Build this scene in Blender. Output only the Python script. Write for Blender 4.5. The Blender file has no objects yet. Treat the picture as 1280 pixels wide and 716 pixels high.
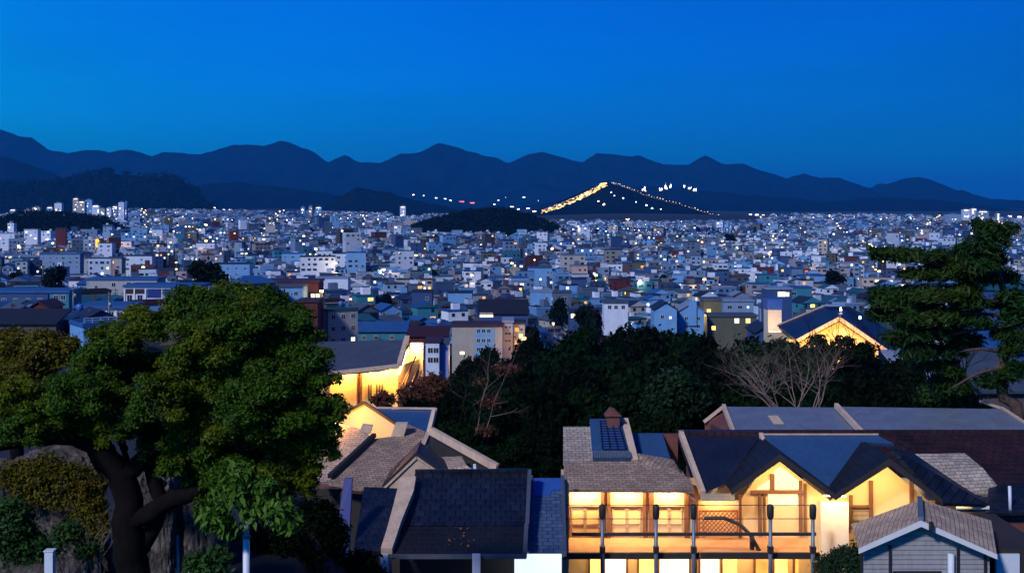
import bpy, math, random
import numpy as np
from mathutils import Vector, Matrix, Euler, noise as mnoise
R = math.radians
rnd = random.Random(11)
F = 1545.0; CX = 640.0; HY = 255.0; CZ = 52.0     # focal length in px, centre column, horizon row, eye height
scene = bpy.context.scene
COL = scene.collection

def W(px, py, d):
    return Vector(((px-CX)*d/F, d, CZ-(py-HY)*d/F))
def proj(p):
    return (CX+F*p[0]/p[1], HY+F*(CZ-p[2])/p[1])
def zat(py, d): return CZ-(py-HY)*d/F
def xat(px, d): return (px-CX)*d/F
def lerp(a, b, t): return a+(b-a)*t
def sm(a, b, x):
    t = min(1, max(0, (x-a)/(b-a))); return t*t*(3-2*t)

# ------------------------------------------------------------------ materials
MATS = {}
def newmat(name):
    m = bpy.data.materials.new(name); m.use_nodes = True
    nt = m.node_tree; b = nt.nodes['Principled BSDF']
    MATS[name] = m
    return m, nt, b
def N(nt, typ, **kw):
    n = nt.nodes.new(typ)
    for k, v in kw.items():
        if k.startswith('i_'): n.inputs[k[2:].replace('_', ' ')].default_value = v
        else: setattr(n, k, v)
    return n
def L(nt, a, b): nt.links.new(a, b)
def c4(c): return (c[0], c[1], c[2], 1)
def ramp(nt, fac, stops):
    r = N(nt, 'ShaderNodeValToRGB'); L(nt, fac, r.inputs[0])
    e = r.color_ramp.elements
    while len(e) < len(stops): e.new(0.5)
    for el, (p, c) in zip(e, stops): el.position = p; el.color = c4(c)
    return r.outputs[0]
def mixc(nt, fac, a, b, mode='MIX'):
    m = N(nt, 'ShaderNodeMix', data_type='RGBA', blend_type=mode)
    for idx, v in ((0, fac), (6, a), (7, b)):
        if isinstance(v, (int, float)): m.inputs[idx].default_value = v
        elif isinstance(v, tuple): m.inputs[idx].default_value = c4(v)
        else: L(nt, v, m.inputs[idx])
    return m.outputs[2]
def bump(nt, h, b, strength=.4, dist=.05):
    bp = N(nt, 'ShaderNodeBump'); bp.inputs['Strength'].default_value = strength; bp.inputs['Distance'].default_value = dist
    L(nt, h, bp.inputs['Height']); L(nt, bp.outputs[0], b.inputs['Normal'])
def coord(nt, kind='Object', scale=(1, 1, 1)):
    t = N(nt, 'ShaderNodeTexCoord'); m = N(nt, 'ShaderNodeMapping'); m.inputs['Scale'].default_value = scale
    L(nt, t.outputs[kind], m.inputs[0]); return m.outputs[0]
def noise(nt, vec, scale, detail=6, rough=.6):
    n = N(nt, 'ShaderNodeTexNoise'); n.inputs['Scale'].default_value = scale
    n.inputs['Detail'].default_value = detail; n.inputs['Roughness'].default_value = rough
    L(nt, vec, n.inputs['Vector']); return n.outputs[0]

def mat_plain(name, col, rough=.75, var=.25, scale=1.2, metal=0, bumpy=.15, spec=.5, isl=0):
    m, nt, b = newmat(name); v = coord(nt)
    n = noise(nt, v, scale)
    n2 = noise(nt, coord(nt, 'Object', (1, 1, .25)), scale*3, 4)
    d = tuple(c*(1-var) for c in col); l = tuple(min(1, c*(1+var*.6)) for c in col)
    c = ramp(nt, n, [(.3, d), (.7, l)])
    c = mixc(nt, .35, c, ramp(nt, n2, [(.35, d), (.6, l)]))
    if isl:      # each separate piece gets its own random tone
        g = N(nt, 'ShaderNodeNewGeometry'); c = mixc(nt, 1, c, ramp(nt, g.outputs['Random Per Island'], [(0, (1-isl, 1-isl*.85, 1-isl*.7)), (.5, (.85, .9, 1)), (1, (1.2, 1.2, 1.2))]), 'MULTIPLY')
    L(nt, c, b.inputs['Base Color']); b.inputs['Roughness'].default_value = rough; b.inputs['Metallic'].default_value = metal
    b.inputs['Specular IOR Level'].default_value = spec
    if bumpy: bump(nt, n2, b, bumpy, .02)
    return m
def mat_tiles(name, c1, c2, mortar, bw=.35, bh=.22, rough=.6, gap=.02, off=.5, stain=.4, spec=.5, st=.6):
    m, nt, b = newmat(name)
    uv = coord(nt, 'UV')
    w = N(nt, 'ShaderNodeTexBrick'); L(nt, uv, w.inputs['Vector'])
    w.offset = off
    w.inputs['Color1'].default_value = c4(c1); w.inputs['Color2'].default_value = c4(c2); w.inputs['Mortar'].default_value = c4(mortar)
    w.inputs['Scale'].default_value = 1; w.inputs['Mortar Size'].default_value = gap
    w.inputs['Brick Width'].default_value = bw; w.inputs['Row Height'].default_value = bh; w.inputs['Mortar Smooth'].default_value = .3
    n = noise(nt, coord(nt), .55, 8, .65)
    n2 = noise(nt, coord(nt), 6, 6, .7)
    col = mixc(nt, 1, w.outputs[0], ramp(nt, n, [(.3, (1-stain,)*3), (.65, (1+stain*.3,)*3)]), 'MULTIPLY')
    col = mixc(nt, 1, col, ramp(nt, n2, [(.25, (.7, .7, .7)), (.7, (1.15, 1.15, 1.15))]), 'MULTIPLY')
    L(nt, col, b.inputs['Base Color']); b.inputs['Roughness'].default_value = rough; b.inputs['Specular IOR Level'].default_value = spec
    # each course laps over the one below
    s = N(nt, 'ShaderNodeSeparateXYZ'); L(nt, uv, s.inputs[0])
    dv = N(nt, 'ShaderNodeMath', operation='DIVIDE'); L(nt, s.outputs[1], dv.inputs[0]); dv.inputs[1].default_value = bh
    fr = N(nt, 'ShaderNodeMath', operation='FRACT'); L(nt, dv.outputs[0], fr.inputs[0])
    sub = N(nt, 'ShaderNodeMath', operation='ADD'); L(nt, fr.outputs[0], sub.inputs[0]); L(nt, w.outputs[1], sub.inputs[1])
    neg = N(nt, 'ShaderNodeMath', operation='MULTIPLY'); L(nt, sub.outputs[0], neg.inputs[0]); neg.inputs[1].default_value = -1
    ad = N(nt, 'ShaderNodeMath', operation='ADD'); L(nt, neg.outputs[0], ad.inputs[0]); L(nt, n2, ad.inputs[1])
    bump(nt, ad.outputs[0], b, st, .05)
    return m
def mat_seam(name, col, pitch=.45, axis=0, rough=.4, metal=.0, width=.06, var=.3, wave=False, spec=.5):
    """sheet metal / boards: ribs every `pitch` metres along u (axis 0) or v (axis 1)"""
    m, nt, b = newmat(name)
    uv = coord(nt, 'UV'); s = N(nt, 'ShaderNodeSeparateXYZ'); L(nt, uv, s.inputs[0])
    dv = N(nt, 'ShaderNodeMath', operation='DIVIDE'); L(nt, s.outputs[axis], dv.inputs[0]); dv.inputs[1].default_value = pitch
    fr = N(nt, 'ShaderNodeMath', operation='FRACT'); L(nt, dv.outputs[0], fr.inputs[0])
    n = noise(nt, coord(nt), .8, 8, .65); n2 = noise(nt, coord(nt, 'Object', (1, 1, .3)), 5, 5, .7)
    d = tuple(c*(1-var) for c in col); l = tuple(min(1, c*(1+var*.5)) for c in col)
    c = ramp(nt, n, [(.3, d), (.7, l)])
    c = mixc(nt, 1, c, ramp(nt, n2, [(.3, (.78,)*3), (.7, (1.1,)*3)]), 'MULTIPLY')
    rb = ramp(nt, fr.outputs[0], [(0, (.35,)*3), (width, (1,)*3)])
    c = mixc(nt, 1, c, rb, 'MULTIPLY')
    L(nt, c, b.inputs['Base Color']); b.inputs['Roughness'].default_value = rough; b.inputs['Metallic'].default_value = metal
    b.inputs['Specular IOR Level'].default_value = spec
    bump(nt, ramp(nt, fr.outputs[0], [(0, (0,)*3), (width, (.8,)*3), (1, (1,)*3)]), b, .7, .03)
    return m
def mat_emit(name, col, s):
    m, nt, b = newmat(name)
    b.inputs['Base Color'].default_value = c4(tuple(c*.6 for c in col))
    b.inputs['Emission Color'].default_value = c4(col); b.inputs['Emission Strength'].default_value = s
    m.cycles.emission_sampling = 'NONE'
    return m
def mat_litwin(name, col, s):
    """a lit room seen through its window: uneven brightness, glass on top"""
    m, nt, b = newmat(name)
    n = noise(nt, coord(nt), .9, 3)
    b.inputs['Base Color'].default_value = (.05, .05, .05, 1); b.inputs['Roughness'].default_value = .2
    c = ramp(nt, n, [(.3, tuple(x*.45 for x in col)), (.65, col)])
    L(nt, c, b.inputs['Emission Color']); b.inputs['Emission Strength'].default_value = s
    m.cycles.emission_sampling = 'NONE'
    return m
def mat_leaf(name, dark, light, accent=None, scale=.6, trans=.25):
    m, nt, b = newmat(name)
    g = N(nt, 'ShaderNodeNewGeometry')
    n = noise(nt, coord(nt), scale, 3)
    mid = tuple((a+c)/2 for a, c in zip(dark, light))
    col = ramp(nt, n, [(.35, dark), (.62, mid)])
    col = mixc(nt, ramp(nt, g.outputs['Random Per Island'], [(.0, (0,)*3), (1, (.9,)*3)]), col, light)
    if accent:
        col = mixc(nt, ramp(nt, noise(nt, coord(nt), scale*.45, 2), [(.5, (0,)*3), (.62, (.7,)*3)]), col, accent)
    L(nt, col, b.inputs['Base Color']); b.inputs['Roughness'].default_value = .6
    b.inputs['Specular IOR Level'].default_value = .04 if max(light) < .03 else .2
    tr = N(nt, 'ShaderNodeBsdfTranslucent'); L(nt, col, tr.inputs[0])
    mx = N(nt, 'ShaderNodeMixShader'); mx.inputs[0].default_value = trans
    out = nt.nodes['Material Output']
    L(nt, b.outputs[0], mx.inputs[1]); L(nt, tr.outputs[0], mx.inputs[2]); L(nt, mx.outputs[0], out.inputs[0])
    return m
def mat_glass(name):
    m, nt, b = newmat(name)
    b.inputs['Base Color'].default_value = (.02, .025, .035, 1); b.inputs['Roughness'].default_value = .08
    b.inputs['Specular IOR Level'].default_value = .9
    return m

# ------------------------------------------------------------------ mesh helpers
def setp(o, label=None, cat=None, group=None, kind=None):
    if label: o['label'] = label
    if cat: o['category'] = cat
    if group: o['group'] = group
    if kind: o['kind'] = kind
    return o
def thing(name, label, cat, loc, group=None, rz=0):
    o = bpy.data.objects.new(name, None); COL.objects.link(o)
    o.location = loc; o.rotation_euler[2] = rz; o.empty_display_size = .3
    return setp(o, label, cat, group)
def rootof(o):
    while o.parent: o = o.parent
    return o
class MB:
    def __init__(s): s.v = []; s.f = []; s.m = []; s.smooth = []; s.ch = []
    def add(s, vs, fs, mi=0, smooth=False):
        k = len(s.v); s.v += [tuple(p) for p in vs]; s.ch.append((vs, fs, mi, smooth))
        for f in fs: s.f.append(tuple(i+k for i in f)); s.m.append(mi); s.smooth.append(smooth)
        return s
    def box(s, x0, x1, y0, y1, z0, z1, mi=0):
        vs = [(x, y, z) for x in (x0, x1) for y in (y0, y1) for z in (z0, z1)]
        return s.add(vs, [(0, 1, 3, 2), (4, 6, 7, 5), (0, 4, 5, 1), (2, 3, 7, 6), (0, 2, 6, 4), (1, 5, 7, 3)], mi)
    def prism(s, pts, vec, mi=0):
        """polygon pts (world) extruded along vec"""
        pts = [Vector(p) for p in pts]; vec = Vector(vec)
        nrm = Vector((0, 0, 0))
        for i in range(len(pts)): nrm += pts[i].cross(pts[(i+1) % len(pts)])
        if nrm.dot(vec) > 0: pts = pts[::-1]
        n = len(pts)
        vs = pts+[p+vec for p in pts]
        fs = [tuple(range(n)), tuple(range(2*n-1, n-1, -1))]+[(i, i+n, (i+1) % n+n, (i+1) % n) for i in range(n)]
        return s.add(vs, fs, mi)
    def slab(s, pts, t=.12, mi=0):
        """roof slab: polygon with thickness t below its surface"""
        pts = [Vector(p) for p in pts]
        nrm = (pts[1]-pts[0]).cross(pts[2]-pts[0]).normalized()
        if nrm.z < 0: nrm = -nrm
        return s.prism(pts, -nrm*t, mi)
    def bar(s, a, b, w, h=None, mi=0, up=(0, 0, 1)):
        a = Vector(a); b = Vector(b); h = h or w
        d = (b-a).normalized(); u = Vector(up)
        if abs(d.dot(u)) > .98: u = Vector((0, 1, 0))
        sd = d.cross(u).normalized(); u = sd.cross(d)
        vs = [p+sd*(i*w/2)+u*(j*h/2) for p in (a, b) for i, j in ((-1, -1), (1, -1), (1, 1), (-1, 1))]
        return s.add(vs, [(3, 2, 1, 0), (4, 5, 6, 7), (0, 1, 5, 4), (1, 2, 6, 5), (2, 3, 7, 6), (3, 0, 4, 7)], mi)
    def tube(s, pts, rad, n=8, mi=0, cap=True):
        pts = [Vector(p) for p in pts]
        if isinstance(rad, (int, float)): rad = [rad]*len(pts)
        vs = []; prev = None
        for i, p in enumerate(pts):
            d = (pts[min(i+1, len(pts)-1)]-pts[max(i-1, 0)])
            d = d.normalized() if d.length > 1e-6 else Vector((0, 0, 1))
            if prev is None:
                u = Vector((0, 0, 1)) if abs(d.z) < .9 else Vector((1, 0, 0))
                a = d.cross(u).normalized()
            else: a = (prev-d*prev.dot(d)).normalized()
            prev = a; b = d.cross(a)
            for k in range(n):
                t = 2*math.pi*k/n; vs.append(p+(a*math.cos(t)+b*math.sin(t))*rad[i])
        fs = []
        for i in range(len(pts)-1):
            for k in range(n):
                fs.append((i*n+k, i*n+(k+1) % n, (i+1)*n+(k+1) % n, (i+1)*n+k))
        if cap: fs += [tuple(range(n-1, -1, -1)), tuple((len(pts)-1)*n+k for k in range(n))]
        return s.add(vs, fs, mi, True)
    def build(s, name, mats, parent=None, off=None, uv=True):
        if off is None:
            off = rootof(parent).location if parent else Vector((0, 0, 0))
        off = Vector(off)
        me = bpy.data.meshes.new(name)
        me.from_pydata([(a-off.x, b-off.y, c-off.z) for a, b, c in s.v], [], s.f)
        if not isinstance(mats, (list, tuple)): mats = [mats]
        for m in mats: me.materials.append(MATS[m] if isinstance(m, str) else m)
        me.polygons.foreach_set('material_index', s.m)
        me.polygons.foreach_set('use_smooth', s.smooth)
        me.update()
        if uv and len(s.f) < 20000:
            ul = me.uv_layers.new(name='uv').data
            for p in me.polygons:
                n = p.normal; u = Vector((0, 0, 1)).cross(n)
                u = Vector((1, 0, 0)) if u.length < .05 else u.normalized()
                v = n.cross(u)
                for li in p.loop_indices:
                    co = me.vertices[me.loops[li].vertex_index].co+off
                    ul[li].uv = (co.dot(u), co.dot(v))
        o = bpy.data.objects.new(name, me); COL.objects.link(o)
        if parent: o.parent = parent
        return o
def each(mb, name, mats, parent):
    for vs, fs, mi, sm_ in mb.ch:
        m = MB(); m.add(vs, fs, mi, sm_); m.build(name, mats, parent)
def npmesh(name, V, Fc, mats, parent=None, off=(0, 0, 0), mi=None, smooth=False):
    """fast mesh: V (n,3), Fc (m,4)"""
    me = bpy.data.meshes.new(name)
    V = np.asarray(V, dtype=np.float32)-np.asarray(off, dtype=np.float32)
    Fc = np.asarray(Fc, dtype=np.int32); k = Fc.shape[1]
    me.vertices.add(len(V)); me.vertices.foreach_set('co', V.ravel())
    me.loops.add(Fc.size); me.loops.foreach_set('vertex_index', Fc.ravel())
    me.polygons.add(len(Fc)); me.polygons.foreach_set('loop_start', np.arange(0, Fc.size, k, dtype=np.int32))
    me.polygons.foreach_set('loop_total', np.full(len(Fc), k, dtype=np.int32))
    if not isinstance(mats, (list, tuple)): mats = [mats]
    for m in mats: me.materials.append(MATS[m] if isinstance(m, str) else m)
    if mi is not None: me.polygons.foreach_set('material_index', np.asarray(mi, dtype=np.int32))
    me.polygons.foreach_set('use_smooth', np.full(len(Fc), bool(smooth), dtype=bool))
    me.update(calc_edges=True); me.validate()
    o = bpy.data.objects.new(name, me); COL.objects.link(o)
    if parent: o.parent = parent
    return o
def plane3(a, b, c):
    """returns f(px,py) -> point where that pixel's ray meets the plane through a,b,c"""
    n = (b-a).cross(c-a); cam = Vector((0, 0, CZ))
    def f(px, py):
        r = W(px, py, 1)-cam
        return cam+r*((a-cam).dot(n)/r.dot(n))
    return f

# ------------------------------------------------------------------ foliage
def leafcloud(clumps, n, size, seed=0, inner=.55, elong=1.5, droop=0, up=.35, lump=.22, lumpf=1.3):
    """clumps: (cx,cy,cz, rx,ry,rz). n leaves spread through their shells; returns V,F"""
    g = np.random.default_rng(seed)
    C = np.array(clumps, dtype=float)
    area = (C[:, 3]*C[:, 5])+(C[:, 3]*C[:, 4]); pr = area/area.sum()
    k = g.choice(len(C), n, p=pr)
    d = g.normal(size=(n, 3)); d /= np.linalg.norm(d, axis=1)[:, None]
    d[:, 2] = np.where(d[:, 2] < -.35, -d[:, 2], d[:, 2])
    rr = inner+(1-inner)*g.random(n)**.6
    # lumpy radius so the outline is uneven and the crown has hollows
    ph = g.random((len(C), 3))*20
    q = d*lumpf*3+ph[k]
    lum = np.sin(q[:, 0]*2.1+1.3*np.sin(q[:, 1]*1.7))*np.sin(q[:, 1]*2.3+q[:, 2])*np.cos(q[:, 2]*1.9+q[:, 0]*.7)
    rr = rr*(1+lump*1.5*lum)
    P = C[k, :3]+d*C[k, 3:6]*rr[:, None]
    P += g.normal(size=(n, 3))*size*.6
    nr = d*.7+g.normal(size=(n, 3))*.6; nr[:, 2] += up
    nr /= np.linalg.norm(nr, axis=1)[:, None]
    t = g.normal(size=(n, 3)); t[:, 2] -= droop*2
    t -= nr*(t*nr).sum(1)[:, None]; t /= np.linalg.norm(t, axis=1)[:, None]
    b = np.cross(nr, t)
    s = size*(.6+.8*g.random(n))[:, None]
    V = np.stack([P-t*s*elong*.5, P+b*s*.38, P+t*s*elong*.5, P-b*s*.38], axis=1).reshape(-1, 3)
    return V, np.arange(n*4).reshape(n, 4)
def limb(mb, pts, r0, r1, seed=0, n=8, wob=.06):
    rr = random.Random(seed); pts = [Vector(p) for p in pts]; out = []; rad = []
    tot = len(pts)-1
    for i in range(tot):
        for s in range(4):
            t = s/4; p0 = pts[max(i-1, 0)]; p1 = pts[i]; p2 = pts[i+1]; p3 = pts[min(i+2, tot)]
            p = .5*((2*p1)+(p2-p0)*t+(2*p0-5*p1+4*p2-p3)*t*t+(3*p1-p0-3*p2+p3)*t**3)
            w = lerp(r0, r1, (i+t)/tot)
            out.append(p+Vector((rr.uniform(-1, 1), rr.uniform(-1, 1), rr.uniform(-1, 1)))*w*wob*3); rad.append(w*rr.uniform(.92, 1.08))
    out.append(pts[-1]); rad.append(r1)
    mb.tube(out, rad, n)
def branches(mb, p, d, length, r, depth, rr, spread=.6, n=5):
    """recursive bare branching"""
    pts = [p]; rad = [r]; q = Vector(p); dd = Vector(d).normalized()
    seg = 5
    for i in range(seg):
        dd = (dd+Vector((rr.uniform(-1, 1), rr.uniform(-1, 1), rr.uniform(-.7, 1)))*.2).normalized()
        q = q+dd*length/seg; pts.append(q.copy()); rad.append(lerp(r, r*.45, (i+1)/seg))
        if depth > 0 and i >= 1 and rr.random() < .75:
            sd = (dd+Vector((rr.uniform(-1, 1), rr.uniform(-.8, .8), rr.uniform(-.5, .9)))*spread*1.4).normalized()
            branches(mb, q, sd, length*rr.uniform(.45, .7), rad[-1]*.7, depth-1, rr, spread, max(3, n-1))
    mb.tube(pts, rad, n, cap=False)
# ------------------------------------------------------------------ camera, world, sun
cam = bpy.data.cameras.new('camera'); co = bpy.data.objects.new('camera', cam); COL.objects.link(co)
co.location = (0, 0, CZ); co.rotation_euler = (R(90), 0, 0)
cam.sensor_width = 36; cam.lens = 36*F/1280; cam.shift_y = -(358-HY)/1280
cam.clip_start = .5; cam.clip_end = 60000
scene.camera = co
scene.view_settings.view_transform = 'Standard'; scene.view_settings.look = 'None'
scene.view_settings.exposure = 0; scene.view_settings.gamma = 1
scene.render.engine = 'CYCLES'
cy = scene.cycles
cy.use_denoising = True
cy.max_bounces = 5; cy.diffuse_bounces = 2; cy.glossy_bounces = 2; cy.transmission_bounces = 2; cy.volume_bounces = 0; cy.transparent_max_bounces = 4
cy.sample_clamp_indirect = 4; cy.caustics_reflective = False; cy.caustics_refractive = False
cy.volume_step_rate = 10; cy.volume_max_steps = 64

SUN_EL = 36; SUN_AZ = 214     # degrees clockwise from +Y: behind the viewer, to the left
w = bpy.data.worlds.new('World'); scene.world = w; w.use_nodes = True
nt = w.node_tree; bg = nt.nodes['Background']
sky = N(nt, 'ShaderNodeTexSky', sky_type='NISHITA', sun_disc=False)
sky.sun_elevation = R(SUN_EL); sky.sun_rotation = R(SUN_AZ); sky.ozone_density = 3; sky.dust_density = .3; sky.air_density = 1
# dusk: the sky's light comes through blue; a faint veil of cloud and the gradient towards the horizon
tc = N(nt, 'ShaderNodeTexCoord'); sp = N(nt, 'ShaderNodeSeparateXYZ'); L(nt, tc.outputs['Generated'], sp.inputs[0])
tint = ramp(nt, sp.outputs[2], [(0, (.0, .205, .49)), (.05, (.0, .158, .48)), (.17, (0, .172, .62)), (.6, (0, .11, .48))])
sm_ = N(nt, 'ShaderNodeMapRange'); sm_.inputs['From Min'].default_value = -.40; sm_.inputs['From Max'].default_value = -.02; L(nt, sp.outputs[0], sm_.inputs[0])
side = ramp(nt, sm_.outputs[0], [(0, (1, 1.42, 1.0)), (.4, (1, 1.16, 1)), (1, (1, 1, 1))])      # greener blue where the last light lies
L(nt, mixc(nt, 1, mixc(nt, 1, sky.outputs[0], tint, 'MULTIPLY'), side, 'MULTIPLY'), bg.inputs[0])
mp = N(nt, 'ShaderNodeMapping'); mp.inputs['Scale'].default_value = (1.3, 1.3, 9)
L(nt, tc.outputs['Generated'], mp.inputs[0])
cl = noise(nt, mp.outputs[0], 1.6, 5, .55)
# brighter towards the left of the view (where the last light lies)
mr = N(nt, 'ShaderNodeMapRange'); mr.inputs['From Min'].default_value = -.42; mr.inputs['From Max'].default_value = .42
mr.inputs['To Min'].default_value = 1.95; mr.inputs['To Max'].default_value = .95; L(nt, sp.outputs[0], mr.inputs[0])
mr2 = N(nt, 'ShaderNodeMapRange'); mr2.inputs['From Min'].default_value = .3; mr2.inputs['From Max'].default_value = .75
mr2.inputs['To Min'].default_value = .90; mr2.inputs['To Max'].default_value = 1.10; L(nt, cl, mr2.inputs[0])
ml = N(nt, 'ShaderNodeMath', operation='MULTIPLY'); L(nt, mr.outputs[0], ml.inputs[0]); L(nt, mr2.outputs[0], ml.inputs[1])
ms = N(nt, 'ShaderNodeMath', operation='MULTIPLY'); L(nt, ml.outputs[0], ms.inputs[0]); ms.inputs[1].default_value = .13
L(nt, ms.outputs[0], bg.inputs[1])

sl = bpy.data.lights.new('evening_sun', 'SUN'); so = bpy.data.objects.new('evening_sun', sl); COL.objects.link(so)
sl.energy = 2.35; sl.angle = R(6); sl.color = (.95, .95, 1)
sd = Vector((math.sin(R(SUN_AZ))*math.cos(R(SUN_EL)), math.cos(R(SUN_AZ))*math.cos(R(SUN_EL)), math.sin(R(SUN_EL))))
so.rotation_euler = sd.to_track_quat('Z', 'Y').to_euler(); so.location = (-20, -40, 90)

# ------------------------------------------------------------------ material list
mat_tiles('shingle_brown', (.52, .35, .24), (.34, .23, .165), (.07, .05, .045), .34, .20, .8, .012)
mat_tiles('shingle_beige', (.72, .52, .36), (.52, .37, .26), (.07, .055, .05), .32, .20, .8, .012)
mat_tiles('shingle_grey', (.60, .48, .38), (.42, .335, .27), (.04, .04, .04), .36, .20, .75, .012)
mat_tiles('shingle_blue', (.10, .17, .30), (.06, .11, .22), (.02, .03, .05), .42, .28, .5, .018)
mat_tiles('tile_navy', (.017, .021, .040), (.009, .011, .024), (.002, .003, .005), .42, .40, .42, .03, .5, .9)
mat_tiles('tile_black', (.012, .011, .013), (.007, .006, .008), (.004, .004, .004), .42, .40, .6, .03, .5, .9)
mat_tiles('tile_maroon', (.050, .014, .018), (.028, .009, .013), (.008, .004, .006), .42, .46, .55, .035, .5, .8)
mat_seam('metal_navy', (.014, .018, .04), .42, 0, .35)
mat_seam('metal_blue', (.03, .085, .20), 1.6, 0, .42, .0, .012, .12)
mat_seam('metal_grey', (.17, .20, .26), 1.4, 0, .45, .0, .012, .22)
mat_seam('siding_white', (.42, .41, .40), .19, 1, .6, 0, .14, .12)
mat_seam('metal_slate', (.065, .075, .10), 1.4, 0, .5, .0, .012, .22)
mat_seam('siding_cream', (.55, .42, .28), .2, 1, .6, 0, .12, .12)
mat_plain('plaster_yellow', (.80, .57, .28), .8, .08, .8)
mat_plain('plaster_cream', (.72, .60, .46), .8, .1, .8)
mat_plain('plaster_white', (.78, .77, .76), .7, .08, .8)
mat_plain('verge_beige', (.66, .46, .33), .7, .3, 1.5)
mat_plain('deck_orange', (.55, .27, .13), .7, .2, 1.5)
mat_plain('wood_brown', (.20, .085, .04), .6, .3, 2)
mat_plain('wood_dark', (.035, .028, .026), .6, .3, 2)
mat_plain('steel_grey', (.18, .22, .28), .45, .3, 2, .3)
mat_plain('cap_black', (.02, .018, .017), .6, .2)
mat_plain('paint_white', (.72, .76, .82), .5, .12, 2)
mat_plain('paint_blue', (.012, .03, .20), .5, .2, 2)
mat_plain('tarp_blue', (.03, .10, .38), .5, .25, 2)
mat_tiles('brick_red', (.26, .07, .05), (.18, .05, .04), (.10, .06, .05), .24, .08, .85, .01)
mat_plain('brick_dull', (.18, .06, .05), .85, .3, 3)
mat_plain('lattice_red', (.42, .12, .05), .6, .3, 3)
mat_plain('gutter', (.08, .09, .12), .5, .2, 2)
mat_glass('glass_dark'); mat_glass('solar_glass')
MATS['solar_glass'].node_tree.nodes['Principled BSDF'].inputs['Base Color'].default_value = (.03, .10, .34, 1)
mat_emit('lamp_warm', (1, .78, .42), 14); mat_emit('lamp_white', (1, .93, .82), 14)
mat_emit('screen_white', (.80, .90, 1), 1.1)
mat_emit('pane_glow', (1, .78, .42), 1.15)
mat_litwin('win_warm', (1, .55, .13), 3.0); mat_litwin('win_pale', (1, .80, .52), 3.2); mat_litwin('win_orange', (1, .36, .06), 2.2)
mat_litwin('win_cool', (.75, .88, 1), 2.4)
mat_emit('dot_warm', (1, .60, .20), 7); mat_emit('dot_white', (1, .90, .85), 8); mat_emit('dot_cool', (.75, .86, 1), 7); mat_emit('dot_red', (1, .16, .14), 4)
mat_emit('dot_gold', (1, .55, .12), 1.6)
mat_plain('bark_dark', (.008, .0065, .006), 1, .6, 3, 0, 1, .1)
mat_plain('bark_pine', (.10, .055, .04), .9, .5, 3, 0, .8)
mat_plain('bark_pale', (.26, .17, .14), .85, .3, 3, 0, .4)
mat_leaf('leaf_main', (.004, .014, .001), (.068, .148, .003), (.14, .165, .002), .9)  # yellow accent imitates lit crown tops, dark patches the shade between clumps
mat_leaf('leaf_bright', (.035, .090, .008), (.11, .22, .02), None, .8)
mat_leaf('leaf_olive', (.035, .036, .001), (.16, .125, .004), (.13, .075, .004), .5)
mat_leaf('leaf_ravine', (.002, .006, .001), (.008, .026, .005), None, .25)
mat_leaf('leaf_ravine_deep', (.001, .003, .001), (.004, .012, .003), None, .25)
mat_leaf('leaf_pine', (.002, .010, .001), (.014, .056, .005), (.034, .058, .003), .5, .1)
mat_leaf('leaf_russet', (.05, .016, .008), (.16, .06, .03), None, .6)
mat_leaf('leaf_hedge', (.008, .022, .008), (.02, .05, .018), None, .9)
mat_leaf('leaf_bush', (.010, .036, .006), (.035, .095, .014), None, .9)
mat_leaf('leaf_city', (.004, .008, .004), (.010, .022, .008), None, .2)

def rockmat():
    m, nt, b = newmat('rock')
    v = coord(nt); n = noise(nt, v, 1.4, 10, .7)
    vo = N(nt, 'ShaderNodeTexVoronoi', feature='DISTANCE_TO_EDGE'); vo.inputs['Scale'].default_value = 1.5; L(nt, v, vo.inputs['Vector'])
    c = ramp(nt, n, [(.35, (.035, .028, .025)), (.5, (.080, .060, .052)), (.7, (.25, .19, .165))])
    c = mixc(nt, 1, c, ramp(nt, vo.outputs[0], [(0, (.35,)*3), (.08, (1,)*3)]), 'MULTIPLY')
    L(nt, c, b.inputs['Base Color']); b.inputs['Roughness'].default_value = .9
    bump(nt, n, b, 1, .15)
rockmat()
def hillmat(name, a, c, scale):
    m, nt, b = newmat(name)
    n = noise(nt, coord(nt), scale, 8, .65)
    L(nt, ramp(nt, n, [(.35, a), (.65, c)]), b.inputs['Base Color']); b.inputs['Roughness'].default_value = 1
    b.inputs['Specular IOR Level'].default_value = 0
hillmat('hill_forest', (.002, .004, .005), (.006, .010, .010), .004)
hillmat('mound_forest', (.002, .004, .004), (.007, .012, .008), .03)
def groundmat():
    m, nt, b = newmat('ground')
    n = noise(nt, coord(nt), .02, 8, .7); n2 = noise(nt, coord(nt), .4, 6, .7)
    c = ramp(nt, n, [(.4, (.005, .008, .005)), (.55, (.008, .010, .014)), (.7, (.013, .015, .021))])
    c = mixc(nt, 1, c, ramp(nt, n2, [(.3, (.6,)*3), (.7, (1.2,)*3)]), 'MULTIPLY')
    L(nt, c, b.inputs['Base Color']); b.inputs['Roughness'].default_value = .95
groundmat()

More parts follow.
